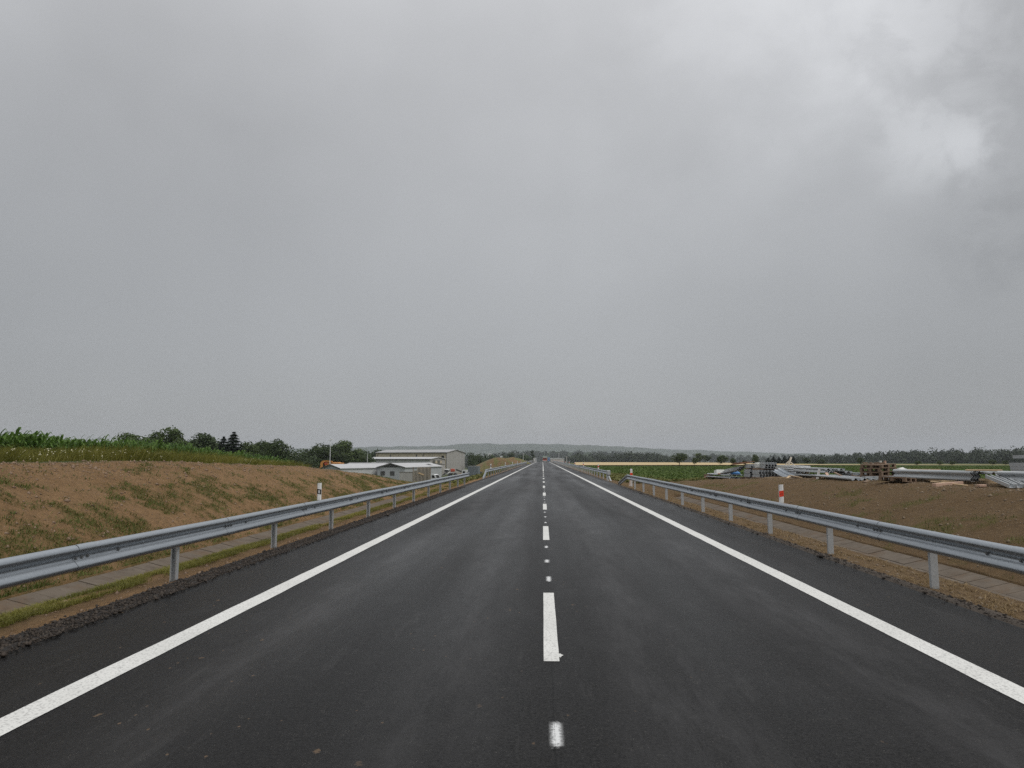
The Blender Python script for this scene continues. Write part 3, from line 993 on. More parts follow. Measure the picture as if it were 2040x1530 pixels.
def sheet_poly(name, poly, nx, ny, zoff, mat, label, cat):
    """Quad patch (4 corners) draped over the terrain."""
    a, b, c, d = [np.array(p, float) for p in poly]
    s = np.linspace(0, 1, nx); t = np.linspace(0, 1, ny)
    S, T_ = np.meshgrid(s, t)
    Pp = (a * (1 - S[..., None]) + b * S[..., None]) * (1 - T_[..., None]) + (d * (1 - S[..., None]) + c * S[..., None]) * T_[..., None]
    Z = gz(Pp[..., 0], Pp[..., 1]) + zoff
    V = np.concatenate([Pp, Z[..., None]], -1).reshape(-1, 3)
    i = np.arange(ny - 1)[:, None] * nx + np.arange(nx - 1)[None, :]
    o = link(name, mesh_np(name, V, [np.stack([i, i + 1, i + nx + 1, i + nx], -1).reshape(-1, 4)], mat, True))
    return tag(o, label, cat, kind="structure")


def fields():
    xs = np.array([9, 35, 62, 90, 150, 165.]); yn = np.array([194, 200, 205, 209, 213, 214.]); yf_x = np.array([20, 95, 88, 92, 150, 165.]); yf = np.array([440, 372, 292, 234, 220.5, 219.])
    q = np.linspace(0, 5, 80); T_ = np.linspace(0, 1, 30)[:, None]
    ni = lambda a: np.interp(q, np.arange(6), a)[None]
    X = ni(xs) * (1 - T_) + ni(yf_x) * T_; Y = ni(yn) * (1 - T_) + ni(yf) * T_
    i = np.arange(29)[:, None] * 80 + np.arange(79)[None]
    o = link("wheat_field", mesh_np("wheat_field", np.stack([X, Y, gz(X, Y) + .35], -1).reshape(-1, 3), [np.stack([i, i + 1, i + 81, i + 80], -1).reshape(-1, 4)], M['wheat'], True))
    tag(o, "ripe yellow wheat strip beyond the green crop field on the right", "wheat field", kind="structure")
    sheet_poly("crop_field", [(10.5, 68), (260, 40), (260, 212), (9.0, 193)], 120, 60, .06, M['cropsoil'], "flat green crop field on the right behind the storage pad", "crop field")
    # leaves of the crop, in rows running away from the road
    n = 60000
    t = RNG.random(n)
    y = 40 + 155 * t ** 1.5
    row = np.round((RNG.random(n) * (y * .74 + 4) + 0) / .55) * .55
    x = row + 10.0 + RNG.normal(0, .20, n)
    k = (x > np.interp(y, [40, 50, 56, 64, 70], [25, 18, 14.5, 12, 10.5])) & ((y > 60) | (x > 24) | (y > 50))
    x, y = x[k], y[k]
    o = leafy_clumps("crop_plants", x, y, gz(x, y) - .02, RNG.uniform(.30, .55, len(x)), 5, M['crop'])
    tag(o, "low green leafy crop growing in rows in the right field", "crop", kind="stuff")
    # weeds round the two field entrances and the embankment foot
    n = 9000
    y = RNG.uniform(50, 92, n); x = RNG.uniform(6.4, 12.5, n)
    k = (fbm(x * .5, y * .5, 3, 2) > .42) & (x > np.interp(y, [50, 56, 62, 92], [9.5, 7.5, 6.3, 6.2]))
    x, y = x[k], y[k]
    o = leafy_clumps("weeds", x, y, gz(x, y) - .02, RNG.uniform(.18, .42, len(x)), 5, M['weed'])
    tag(o, "yellowing weeds beside the right hand field entrance", "weeds", kind="stuff")
    n = 9000
    y = RNG.uniform(54, 130, n); x = -RNG.uniform(6.3, 16, n)
    k = fbm(x * .4, y * .4, 3, 3) > .45
    x, y = x[k], y[k]
    o = leafy_clumps("weeds", x, y, gz(x, y) - .02, RNG.uniform(.18, .45, len(x)), 5, M['weed'])
    tag(o, "yellow green weeds on the embankment behind the far left guardrail", "weeds", kind="stuff")


fields()

# ------------------------------------------------------------------ guardrails
WPROF = [(.004, .738), (.018, .752), (.040, .751), (.066, .732), (.081, .705), (.081, .686), (.030, .628), (.003, .612),
         (.003, .576), (.030, .560), (.081, .504), (.081, .486), (.066, .458), (.040, .439), (.018, .438), (.004, .452)]


def beam_mesh(name, sx, y0, y1, drop0=0.0, drop1=0.0, mat=None):
    """Long W-beam; drop0/drop1: length over which the start/end is turned down to the ground."""
    ubase = UB[sx]
    step = 1.0 if y1 - y0 < 70 else 2.0
    ys = np.arange(y0, y1 + .01, step)
    ys = np.unique(np.concatenate([ys, np.linspace(y0, y0 + max(drop0, .01), 7), np.linspace(y1 - max(drop1, .01), y1, 7)]))
    pr = np.array(WPROF)
    back = pr.copy(); back[:, 0] -= .004
    ring = np.concatenate([pr, back[::-1]])
    n = len(ring)
    V = []
    for y in ys:
        dz = 0.004 * math.sin(y * .9) + .003 * math.sin(y * .37 + sx)
        if drop0 and y < y0 + drop0: dz -= .70 * (1 - (y - y0) / drop0)
        if drop1 and y > y1 - drop1: dz -= .70 * (1 - (y1 - y) / drop1)
        lat = .004 * math.sin(y * .5 + 1)
        V.append(np.stack([sx * (ubase - ring[:, 0] + lat), np.full(n, y), ring[:, 1] + dz + RZ], -1))
    V = np.array(V)
    i = np.arange(len(ys) - 1)[:, None] * n + np.arange(n)[None]
    j = np.arange(len(ys) - 1)[:, None] * n + (np.arange(n)[None] + 1) % n
    q = np.stack([i, j, j + n, i + n], -1).reshape(-1, 4)
    m = len(pr)
    e = np.array([[k, k + 1, n - 2 - k, n - 1 - k] for k in range(m - 1)])
    e2 = e[:, ::-1] + (len(ys) - 1) * n
    return mesh_np(name, V.reshape(-1, 3), [q, e, e2], mat, False)


def post_mesh(sx):
    """C-section post; open towards the viewer on the left side of the road, closed on the right."""
    w, d, t, lip = .105, .062, .006, .02
    prof = [(0, 0), (w, 0), (w, d), (w - lip, d), (w - lip, d - t), (w - t, d - t), (w - t, t), (t, t), (t, d - t), (lip, d - t), (lip, d), (0, d)]
    mb = MB()
    if sx < 0:
        pts = [(-UB[-1] - .005 - a, .03 - b) for a, b in prof]
    else:
        pts = [(UB[1] + .005 + a, -.03 + b) for a, b in prof]
    mb.prism([(a, b) for a, b in pts], 'z', -.45, .74)
    return mb.mesh("post", M['post'])


POST_ME = {-1: post_mesh(-1), 1: post_mesh(1)}


def bolt_mesh(sx):
    mb = MB()
    mb.tube([(0, 0, 0), (-sx * .006, 0, 0)], .026, 12)
    mb.tube([(-sx * .006, 0, 0), (-sx * .018, 0, 0)], .017, 6)
    return mb.mesh("bolt", M['bolt'])


BOLT_ME = {-1: bolt_mesh(-1), 1: bolt_mesh(1)}


def sleeve_mesh(sx, y):
    """Lapped end of one beam length over the next: the same section 3.5 mm proud over 0.32 m."""
    pr = np.array(WPROF); out = pr.copy(); out[:, 0] += .0035
    out[0:4, 1] += .003; out[-4:, 1] -= .003
    m = len(pr); Vs = []
    for yy in (y - .16, y + .16):
        dz = 0.004 * math.sin(yy * .9) + .003 * math.sin(yy * .37 + sx); lat = .004 * math.sin(yy * .5 + 1)
        Vs.append(np.stack([sx * (UB[sx] - out[:, 0] + lat), np.full(m, yy), out[:, 1] + dz + RZ], -1))
    k = np.arange(m - 1)
    return mesh_np("splice_sleeve", np.concatenate(Vs), [np.stack([k, k + 1, m + k + 1, m + k], -1)], M['galv_l'])


def guardrail(sx, y0, y1, p0, sp, label, drop0=0, drop1=0):
    t = thing("guardrail", label, "guardrail", group="steel guardrails beside the road")
    link("beam", beam_mesh("beam", sx, y0, y1, drop0, drop1, M['galv_l']), t)
    y = p0
    ys = []
    while y < y1 - drop1 + .3:
        if y > y0 + drop0 - .3:
            ys.append(y)
        y += sp
    for y in ys:
        link("post", POST_ME[sx], t, (0, y, 0))
    near = [y + sp * .42 for y in ys if y < 60 and y0 + drop0 + .5 < y + sp * .42 < y1 - drop1 - .5]
    for y in near:
        sl = link("splice_sleeve", sleeve_mesh(sx, y), t)
        if y < 30:
            for dy, z, o in ((-.11, .594, .006), (.11, .594, .006), (.0, .594, .006), (.75, .594, .004)):
                lat = .004 * math.sin((y + dy) * .5 + 1)
                link("bolt", BOLT_ME[sx], sl, (sx * (UB[sx] - o + lat), y + dy, z + RZ))
    return t


guardrail(-1, -20, 53.3, 10.8 - 4.03 * 7, 4.03, "near left galvanised guardrail in front of the brown bank with the maize")
guardrail(1, -20, 52.6, 10.68 - 3.69 * 8, 3.69, "near right galvanised guardrail with its end bent down to the ground", drop1=5.5)
gl = guardrail(-1, 65.6, 400, 69.6, 3.85, "far left guardrail beginning past the gap, with a row of white posts", drop0=4.0)
gr = guardrail(1, 61.0, 400, 62.8, 3.8, "far right guardrail beginning past the gap, beside the green crop field", drop0=0)
# the far right rail's blunt terminal: box head and a stay going down
mb = MB(); mb.box(5.42, 5.72, 60.45, 61.05, .42, .80, bev=.03)
mb.build("end_terminal", M['post'], gr)
mb = MB(); mb.tube([(5.56, 60.7, .4), (5.68, 59.6, -.1)], [.07, .06], 6); mb.tube([(5.48, 60.9, .4), (5.50, 60.2, -.1)], [.05, .05], 6)
mb.build("end_stay", M['post'], gr)

# ------------------------------------------------------------------ delineator posts
def delineator(kind):
    t = thing("delineator_post", "", "road delineator")
    mb = MB()
    w, d = .052, .05
    prof = [(-w, -.035), (-w * .55, -.055), (w * .55, -.055), (w, -.035), (w * .8, .05), (-w * .8, .05)]
    n = len(prof)
    vs = [(x, y, 0) for x, y in prof] + [(x, y, .43 + (-.012 if y > 0 else 0) + x * .06) for x, y in prof]
    fs = [tuple(range(n - 1, -1, -1)), tuple(range(n, 2 * n))] + [(i, (i + 1) % n, n + (i + 1) % n, n + i) for i in range(n)]
    mb.add(vs, fs)
    mb.build("body", M['white_plastic'], t)
    s = -.03 if kind == 'black' else .03
    def wrap(u0, u1, z0, z1, e):
        # a band wrapped round the front faces, its edges sloping
        xs = [-w, -w * .55, w * .55, w]
        pts = []
        for x in xs:
            if x < u0 - 1e-6 or x > u1 + 1e-6: continue
            yv = (-.035 if abs(x) > w * .9 else -.055) - e
            pts.append((x * (1 + e * 6), yv))
        if not pts or pts[0][0] > u0: pts = [(u0, -.055 - e)] + pts
        if pts[-1][0] < u1: pts = pts + [(u1, -.055 - e)]
        m_ = MB(); V = [(x, y, z0 + x * s * 5) for x, y in pts] + [(x, y, z1 + x * s * 5) for x, y in pts]
        k = len(pts)
        m_.add(V, [(i, i + 1, k + i + 1, k + i) for i in range(k - 1)])
        return m_
    if kind == 'black':
        b = wrap(-w * .98, w * .98, .15, .275, .002).build("black_band", M['black_film'], t)
        wrap(-.020, .020, .172, .248, .0045).build("reflector", M['reflector'], b)
    else:
        b = wrap(-w * .98, w * .98, .145, .285, .002).build("red_band", M['red_film'], t)
        wrap(-w * .5, w * .5, .207, .215, .0045).build("film_seam", M['black_film'], b)
    mb = MB(); mb.box(-.035, .035, -.004, .03, -.22, .02); mb.build("bracket", M['galv_l'], t)
    return t


db = delineator('black'); dr = delineator('red')
ux = 5.56
pl = at(636, 962, 16.9); 
db.location = (-5.78, 17.8, .755); db.rotation_euler = (0, 0, R(8))
db["label"] = "white delineator with black frame on the near left guardrail"
dr.location = (5.63, 17.16, .755); dr.rotation_euler = (0, 0, R(-8))
dr["label"] = "white delineator with red band on the near right guardrail"
lw = "white delineator on the far left guardrail, "
for k, y in enumerate([77, 107, 132, 158, 186, 214, 242, 270, 298, 326, 354, 382]):
    lab = [lw + "nearest one, beside the gap", lw + "second from the gap", lw + "third from the gap"]
    c = copy_thing(db, (-5.78, y, .755), (0, 0, 0), lab[k] if k < 3 else "small white delineator far along the left guardrail", "delineators on the far left guardrail", (1.25, 1.25, 1.15))
lw = "red banded delineator on the far right guardrail, "
for k, y in enumerate([72.5, 99, 125, 152, 179, 206, 233, 260, 288, 316, 344, 372]):
    lab = [lw + "nearest one, before the crops", lw + "second from the gap", lw + "third from the gap, before the wheat"]
    c = copy_thing(dr, (5.63, y, .755), (0, 0, 0), lab[k] if k < 3 else "small red and white delineator far along the right guardrail", "delineators on the far right guardrail", (1.25, 1.25, 1.15))
# free-standing delineator by the right entrance with two faded stakes at its foot
y = 48.6
t = thing("delineator_post", "tall red banded delineator standing behind the bent-down rail end", "road delineator", (6.0, y, float(gz(6.0, y))))
mb = MB(); mb.box(-.075, .075, -.05, .05, -.2, 1.22, bev=.02); mb.build("body", M['white_plastic'], t)
mb = MB(); mb.box(-.078, .078, -.053, .053, .72, .95); mb.build("red_band", M['red_film'], t)
for i, (dx, ln) in enumerate(((.25, .62), (-.16, .5))):
    s = thing("stake", ["faded pinkish stake leaning right of the red banded delineator", "faded pinkish stake leaning left of the red banded delineator"][i], "stake", (6.0 + dx, y - .1, float(gz(6.0 + dx, y))))
    mb = MB(); mb.tube([(0, 0, -.1), (-dx * .45, 0, ln)], [.05, .045], 6); mb.build("shaft", M['pinkstake'], s)
    mb = MB(); mb.tube([(-dx * .45, 0, ln), (-dx * .5, 0, ln + .05)], [.055, .05], 6); mb.build("head", M['red_film'], s)

# ------------------------------------------------------------------ trees
def crown_cloud(lobes, nq, size, seed, squash=1.0):
    r = np.random.default_rng(seed)
    V = []
    w = np.array([l[3] ** 2 for l in lobes]); w /= w.sum()
    idx = r.choice(len(lobes), nq, p=w)
    Lb = np.array(lobes)[idx]
    d = r.normal(0, 1, (nq, 3)); d /= np.linalg.norm(d, axis=1)[:, None]
    rad = Lb[:, 3:4] * np.where(r.random((nq, 1)) < .10, r.uniform(1.0, 1.2, (nq, 1)), r.uniform(.40, 1.06, (nq, 1)) ** .6)
    P = Lb[:, :3] + d * rad * np.array([1, 1, squash])
    nrm = d + r.normal(0, .55, (nq, 3)); nrm /= np.linalg.norm(nrm, axis=1)[:, None]
    a = np.cross(nrm, r.normal(0, 1, (nq, 3))); a /= np.linalg.norm(a, axis=1)[:, None]
    b = np.cross(nrm, a)
    s = size * r.uniform(.5, 1.15, (nq, 1))
    V = np.stack([P - a * s, P - b * s * .55 + a * s * .1, P + a * s, P + b * s * .6 - a * s * .15], 1)
    return V


def quads_mesh(name, V, mat):
    V = V.reshape(-1, 4, 3)
    i = np.arange(len(V))[:, None] * 4
    return mesh_np(name, V, [i + np.array([[0, 1, 2, 3]])], mat)


def decid(seed, h, w, nq, size, mat, trunk_share=.22):
    r = random.Random(seed)
    lobes = []
    n = r.randint(10, 14)
    for i in range(n):
        z = h * (trunk_share + .08 + (1 - trunk_share - .16) * (i + .5) / n)
        f = math.sin(math.pi * min(1, max(.12, (z / h - trunk_share + .08) / (1.12 - trunk_share)))) ** .7
        a = r.uniform(0, 6.28)
        o = w * .5 * f * r.uniform(.25, .72)
        lobes.append((o * math.cos(a), o * math.sin(a), z, w * r.uniform(.15, .26)))
    lobes.append((0, 0, h * .9, w * .16)); lobes.append((r.uniform(-.1, .1) * w, 0, h * .62, w * .27))
    V = crown_cloud(lobes, nq, size, seed)
    crown = quads_mesh("crown", V, mat)
    mb = MB()
    mb.tube([(0, 0, -.3), (.04 * h * r.uniform(-.4, .4), 0, h * .35), (0, 0, h * .72)], [h * .022 + .03, h * .016 + .02, h * .006], 7)
    for lb in lobes[::2]:
        mb.tube([(0, 0, max(h * .18, lb[2] * .6)), (lb[0] * .5, lb[1] * .5, lb[2] * .85), lb[:3]], [h * .009, h * .006, h * .003], 5)
    return crown, mb.mesh("trunk", M['bark'])


def conif(seed, h, w, nq, size):
    r = np.random.default_rng(seed)
    z = r.random(nq) ** .75
    z = np.round(z * 16) / 16 + r.normal(0, .012, nq)
    z = np.clip(z, .0, 1)
    rad = w * .5 * (1 - z) ** .85 * r.uniform(.35, 1.05, nq) * (.8 + .35 * r.random(nq))
    a = r.random(nq) * 6.28
    d = np.stack([np.cos(a), np.sin(a), np.full(nq, -.35)], -1)
    P = np.stack([rad * np.cos(a), rad * np.sin(a), h * (.08 + .92 * z) - rad * .35], -1)
    s = size * r.uniform(.6, 1.2, (nq, 1)) * (1 - .55 * z[:, None])
    b = np.stack([-np.sin(a), np.cos(a), r.normal(0, .25, nq)], -1)
    V = np.stack([P - d * s, P + b * s * .5, P + d * s, P - b * s * .5], 1)
    crown = quads_mesh("crown", V, M['needle'])
    mb = MB(); mb.tube([(0, 0, -.3), (0, 0, h * .98)], [h * .018, .01], 6)
    return crown, mb.mesh("trunk", M['bark'])


TREE = {
    'broad': [decid(s, 10, 6.6, 2600, .30, M['leaf_a']) for s in (1, 2, 3)],
    'dark': [decid(s, 10, 6.8, 2600, .30, M['leaf_b']) for s in (4, 5, 6)],
    'umbrella': [decid(s, 10, 12.5, 2200, .45, M['leaf_b'], .40) for s in (7, 8)],
    'spruce': [conif(s, 10, 4.6, 3200, .42) for s in (9, 10)],
    'poplar': [decid(11, 10, 2.4, 1800, .28, M['leaf_b'], .06)],
    'bush': [decid(s, 10, 12.0, 1900, .50, M['leaf_b'], .02) for s in (12, 13)],
}


def tree(kind, px, top, y, label, wid=None, group=None, i=0, name=None, base=None):
    p = at(px, top, y)
    zb = float(gz(p.x, y, False)) if base is None else base
    h = max(1.2, p.z - zb)
    crown, trunk = TREE[kind][i % len(TREE[kind])]
    nm = name or {'broad': 'broadleaf_tree', 'dark': 'broadleaf_tree', 'umbrella': 'field_tree', 'spruce': 'spruce_tree', 'poplar': 'poplar_tree', 'bush': 'bush'}[kind]
    t = thing(nm, label, "bush" if kind == 'bush' else "tree", (p.x, y, zb), RNG.random() * 6.28, group)
    s = h / 10.0
    dflt = {'broad': 6.6, 'dark': 6.8, 'umbrella': 12.5, 'spruce': 4.6, 'poplar': 2.4, 'bush': 12.0}[kind]
    sw = s if wid is None else (wid * (1.3 if px < 600 else 1.12) / FPX * y) / dflt
    t.scale = (sw, sw, s)
    link("crown", crown, t); link("trunk", trunk, t)
    return t


def trees_left():
    g = "trees behind the maize field"
    rows = [
        ('broad', 264, 865, 118, 70, "round dark treetop just showing over the maize, leftmost of its row"),
        ('broad', 315, 861, 126, 52, "leafy treetop with two tips behind the maize, left of the tallest broadleaf tree"),
        ('broad', 350, 854, 122, 66, "tallest broadleaf tree of the row behind the maize"),
        ('dark', 380, 876, 140, 60, "low dark tree in the dip right of the tallest broadleaf tree"),
        ('dark', 396, 863, 128, 70, "wide rounded dark tree in the middle of the row behind the bank"),
        ('spruce', 424, 876, 132, 44, "small spruce squeezed between the wide dark tree and the two tall spruces"),
        ('spruce', 446, 870, 126, 64, "left and shorter of the two tall dark spruces"),
        ('spruce', 466, 861, 122, 78, "tallest dark spruce on the left horizon"),
        ('broad', 489, 882, 130, 50, "rounded tree directly right of the tallest spruce"),
        ('dark', 514, 881, 136, 40, "narrow upright tree, second right of the tallest spruce"),
        ('broad', 531, 881, 140, 44, "soft leafy tree just left of the last pointed tree of the row"),
        ('dark', 556, 878, 132, 46, "pointed leafy tree ending the row on the right"),
        ('dark', 414, 879, 150, 90, "dense low tree filling the gap behind the wide rounded tree"),
        ('broad', 500, 889, 150, 90, "low pale tree hiding behind the end of the row"),
        ('dark', 335, 877, 148, 90, "low dark tree filling the gap left of the tallest broadleaf tree"),
        ('dark', 290, 876, 146, 70, "low dark tree between the leftmost round treetop and the two-tipped one"),
        ('dark', 452, 884, 152, 80, "low dark tree filling in behind the two spruces"),
        ('broad', 541, 886, 146, 70, "low leafy tree filling in before the last pointed tree"),
    ]
    for i, (k, px, top, y, w, lab) in enumerate(rows):
        tree(k, px, top, y, lab, w, g, i)
    g = "dark trees behind the low warehouses"
    rows = [
        ('bush', 585, 906, 225, 70, "low hazy bush in the dip between the tree row and the warehouse trees"),
        ('bush', 607, 900, 205, 60, "bushy tree at the left edge of the warehouse trees"),
        ('dark', 630, 893, 200, 60, "dark tree left of the lamp mast"),
        ('dark', 654, 886, 205, 64, "dark tree standing right behind the lamp mast"),
        ('dark', 676, 888, 200, 58, "dark tree just right of the lamp mast"),
        ('broad', 692, 880, 206, 60, "tallest tree behind the warehouses, right of the lamp mast"),
        ('broad', 681, 881, 214, 46, "slender tree beside the tallest warehouse tree"),
        ('bush', 712, 903, 212, 56, "dark bush sloping down from the tallest warehouse tree"),
        ('bush', 735, 908, 230, 60, "dark bush left of the white annex"),
        ('bush', 620, 912, 180, 60, "scrubby bush at the bank edge below the warehouse trees"),
    ]
    for i, (k, px, top, y, w, lab) in enumerate(rows):
        tree(k, px, top, y, lab, w, g, i)
    g = "distant trees round the hall"
    rows = [
        ('bush', 752, 901, 380, 60, "hazy tree behind the left end of the tall hall"),
        ('bush', 715, 899, 420, 60, "hazy tree between the warehouse trees and the hall"),
        ('dark', 748, 897, 360, 20, "small dark tree poking up at the hall's left roof corner"),
        ('bush', 938, 905, 330, 26, "dark tree beside the right wall of the tall hall"),
        ('bush', 957, 909, 340, 36, "dark hedge tree right of the hall, before the earth mound"),
        ('bush', 978, 908, 420, 36, "dark tree behind the left slope of the earth mound"),
        ('dark', 1014, 903, 430, 22, "tall dark tree behind the earth mound"),
        ('bush', 1044, 908, 440, 44, "dark tree behind the right foot of the earth mound"),
        ('bush', 940, 917, 290, 24, "small bush between hall and grey container"),
    ]
    for i, (k, px, top, y, w, lab) in enumerate(rows):
        tree(k, px, top, y, lab, w, g, i)
    tree('poplar', 1061, 896, 470, "tall narrow poplar left of the road's end", 9, None, 0)


def trees_right():
    g = "trees standing along the wheat field"
    rows = [
        ('umbrella', 1353, 905, 207, 34, "dark spreading tree on a short trunk, largest in the wheat strip"),
        ('umbrella', 1384, 913, 206, 12, "small dark tree right of the largest field tree"),
        ('broad', 1394, 903, 380, 22, "pale rounded tree behind the wheat, right of the largest field tree"),
        ('dark', 1409, 907, 400, 15, "narrow dark tree behind the wheat strip"),
        ('umbrella', 1434, 911, 206, 17, "dark round tree with a lighter tree behind it"),
        ('broad', 1442, 907, 330, 20, "lighter tree peeping out behind the dark round one"),
        ('umbrella', 1460, 914, 208, 17, "umbrella shaped small tree on a thin trunk"),
        ('umbrella', 1483, 918, 210, 9, "tiny tree between the two umbrella shaped ones"),
        ('umbrella', 1505, 911, 212, 20, "flat topped tree just left of the dark conifer row"),
        ('umbrella', 1503, 906, 260, 10, "thin treetop rising behind the flat topped tree"),
        ('dark', 1608, 912, 300, 18, "lone dark tree right of the wooden trestle"),
        ('bush', 1637, 915, 300, 20, "rounded bush right of the lone dark tree"),
        ('umbrella', 1714, 913, 213, 15, "dark tree behind the pallet stack's left edge"),
        ('umbrella', 1827, 919, 214, 15, "small tree against the forest, over the long grey beam"),
        ('umbrella', 1872, 919, 214, 15, "small tree against the forest, over the light timber's right"),
        ('umbrella', 1897, 919, 215, 13, "small tree against the forest, over the beam's end"),
        ('umbrella', 1977, 917, 217, 18, "low tree against the forest, left of the grey stack at the frame edge"),
        ('umbrella', 2003, 918, 218, 14, "low tree half behind the grey stack at the frame edge"),
    ]
    for i, (k, px, top, y, w, lab) in enumerate(rows):
        tree(k, px, top, y, lab, w, g, i)
    g = "dark conifers behind the steel stacks"
    for i, (px, top, lab) in enumerate([(1530, 911, "leftmost conifer of the dark clump behind the steel stacks"), (1541, 909, "second conifer from the left in the dark clump"),
                                         (1552, 910, "middle conifer of the dark clump"), (1563, 908, "tallest conifer of the dark clump, left of the trestle post"),
                                         (1573, 909, "conifer right behind the wooden trestle"), (1580, 908, "rightmost conifer of the dark clump")]):
        tree('spruce', px, top, 290, lab, 18, g, i)


trees_left()
trees_right()


def forest(name, pts, ydepth, tree_w, hvar, nq, qsize, label, seed, mat=None, dens=1.0, height=12.0):
    """A wood as one mass. pts: list of (px, top py, y)."""
    r = np.random.default_rng(seed)
    allV = []
    px = [p[0] for p in pts]
    n = int(dens * (px[-1] - px[0]) / FPX * np.mean([p[2] for p in pts]) / tree_w * 5.0)
    for k in range(n):
        x = r.uniform(px[0], px[-1])
        top = np.interp(x, px, [p[1] for p in pts]); y = np.interp(x, px, [p[2] for p in pts])
        row = r.random()
        yy = y + row * ydepth
        P = at(x, top, y)
        drop = (1 - row) ** 1.3 * height * .55 * (0.4 + .6 * r.random())
        ztop = P.z - drop + r.normal(0, hvar * .4)
        X = P.x / y * yy if y else P.x
        w = tree_w * r.uniform(.7, 1.3)
        hh = height * r.uniform(.75, 1.1)
        lobes = []
        for j in range(5):
            a = r.uniform(0, 6.28); o = w * .26
            lobes.append((X + o * math.cos(a), yy + o * math.sin(a), ztop - hh * (.14 + .19 * j), w * r.uniform(.32, .46)))
        lobes.append((X, yy, ztop - w * .2, w * .22))
        allV.append(crown_cloud(lobes, nq, qsize, seed * 1000 + k, 1.0))
    o = link(name, quads_mesh(name, np.concatenate(allV), mat or M['forest']))
    return tag(o, label, "forest", kind="stuff")


forest("forest", [(1585, 912, 640), (1620, 909, 640), (1665, 905, 640), (1750, 901, 600), (1850, 897, 560), (1950, 896, 540), (2060, 894, 520), (2250, 893, 500)],
       90, 10.0, .9, 380, 1.0, "dark mixed forest edge along the right horizon", 3, height=14, dens=1.6)
forest("forest", [(1128, 908, 760), (1150, 904, 760), (1200, 905, 760), (1260, 904, 740), (1300, 903, 720), (1322, 907, 700), (1332, 913, 700)],
       60, 9.0, 1.6, 360, 1.0, "dark tree belt behind the wheat, right of the road's end", 4, height=12)
forest("forest", [(1040, 897, 1750), (1080, 896, 1750), (1150, 896, 1700), (1200, 897, 1700), (1270, 899, 1700), (1340, 905, 1800)],
       260, 17, 2.5, 150, 2.6, "long wooded rise behind the road's end", 5, height=30)
forest("forest", [(985, 903, 1300), (1002, 897, 1300), (1030, 898, 1300), (1062, 897, 1350)],
       120, 14, 3, 150, 2.2, "hazy wood behind the earth mound", 6, height=24)
forest("forest", [(1320, 908, 1500), (1370, 908, 1500), (1425, 904, 1500), (1450, 906, 1600), (1500, 907, 1600), (1520, 910, 1600), (1545, 906, 1700), (1600, 905, 1700), (1660, 908, 1700)],
       120, 14, 3, 130, 2.4, "hazy grey tree line behind the field trees on the right", 7, height=26)
forest("forest", [(560, 911, 900), (640, 909, 900), (720, 906, 900), (800, 906, 900), (930, 906, 950), (1010, 905, 1000)],
       120, 12, 2, 120, 2.0, "hazy tree belt on the plain behind the warehouses", 8, height=18)


def hills():
    def ridge(name, prof, y, depth, label, bumps):
        px = np.linspace(prof[0][0], prof[-1][0], 900)
        top = np.interp(px, [p[0] for p in prof], [p[1] for p in prof])
        k = np.array([.1, .2, .4, .2, .1]); top = np.convolve(np.pad(top, 2, mode='edge'), k, 'valid')
        top = top + (fbm(px * .035, px * 0, 3, 1) - .5) * 2.2 + (fbm(px * .35, px * 0, 3, 4) - .5) * 1.0
        V = []
        rows = [(-.9, 0.0), (-.55, .45), (-.25, .85), (0, 1.0), (.5, .9), (1.0, 0.0)]
        for dy, hf in rows:
            for j, (a, b) in enumerate(zip(px, top)):
                p = at(a, b, y)
                yy = y + dy * depth
                base = -18
                bb = (fbm(np.array([j * .21]), np.array([dy * 9.0]), 3, 2)[0] - .5) * bumps * (hf > .3)
                V.append((p.x * (yy / y), yy, base + (p.z - base) * hf + bb))
        nx = len(px)
        i = np.arange(len(rows) - 1)[:, None] * nx + np.arange(nx - 1)[None]
        o = link(name, mesh_np(name, np.array(V), [np.stack([i, i + 1, i + nx + 1, i + nx], -1).reshape(-1, 4)], M['hill'], True))
        tag(o, label, "hill", kind="structure")
    ridge("hill", [(-900, 902), (200, 899), (570, 895), (700, 891), (800, 889), (870, 888), (930, 884.5), (960, 883), (985, 883.5), (1010, 885), (1060, 884), (1110, 885),
                   (1170, 887), (1230, 889), (1300, 893), (1400, 897), (1500, 901), (1650, 905), (2200, 906), (2900, 906)], 5200, 900, "long wooded ridge fading into the rain along the horizon", 10)
    ridge("hill", [(1010, 917), (1030, 904), (1060, 901.5), (1150, 901), (1270, 903), (1340, 909), (1380, 917)], 2050, 240, "gentle rise carrying the wood behind the road's end", 3)


hills()

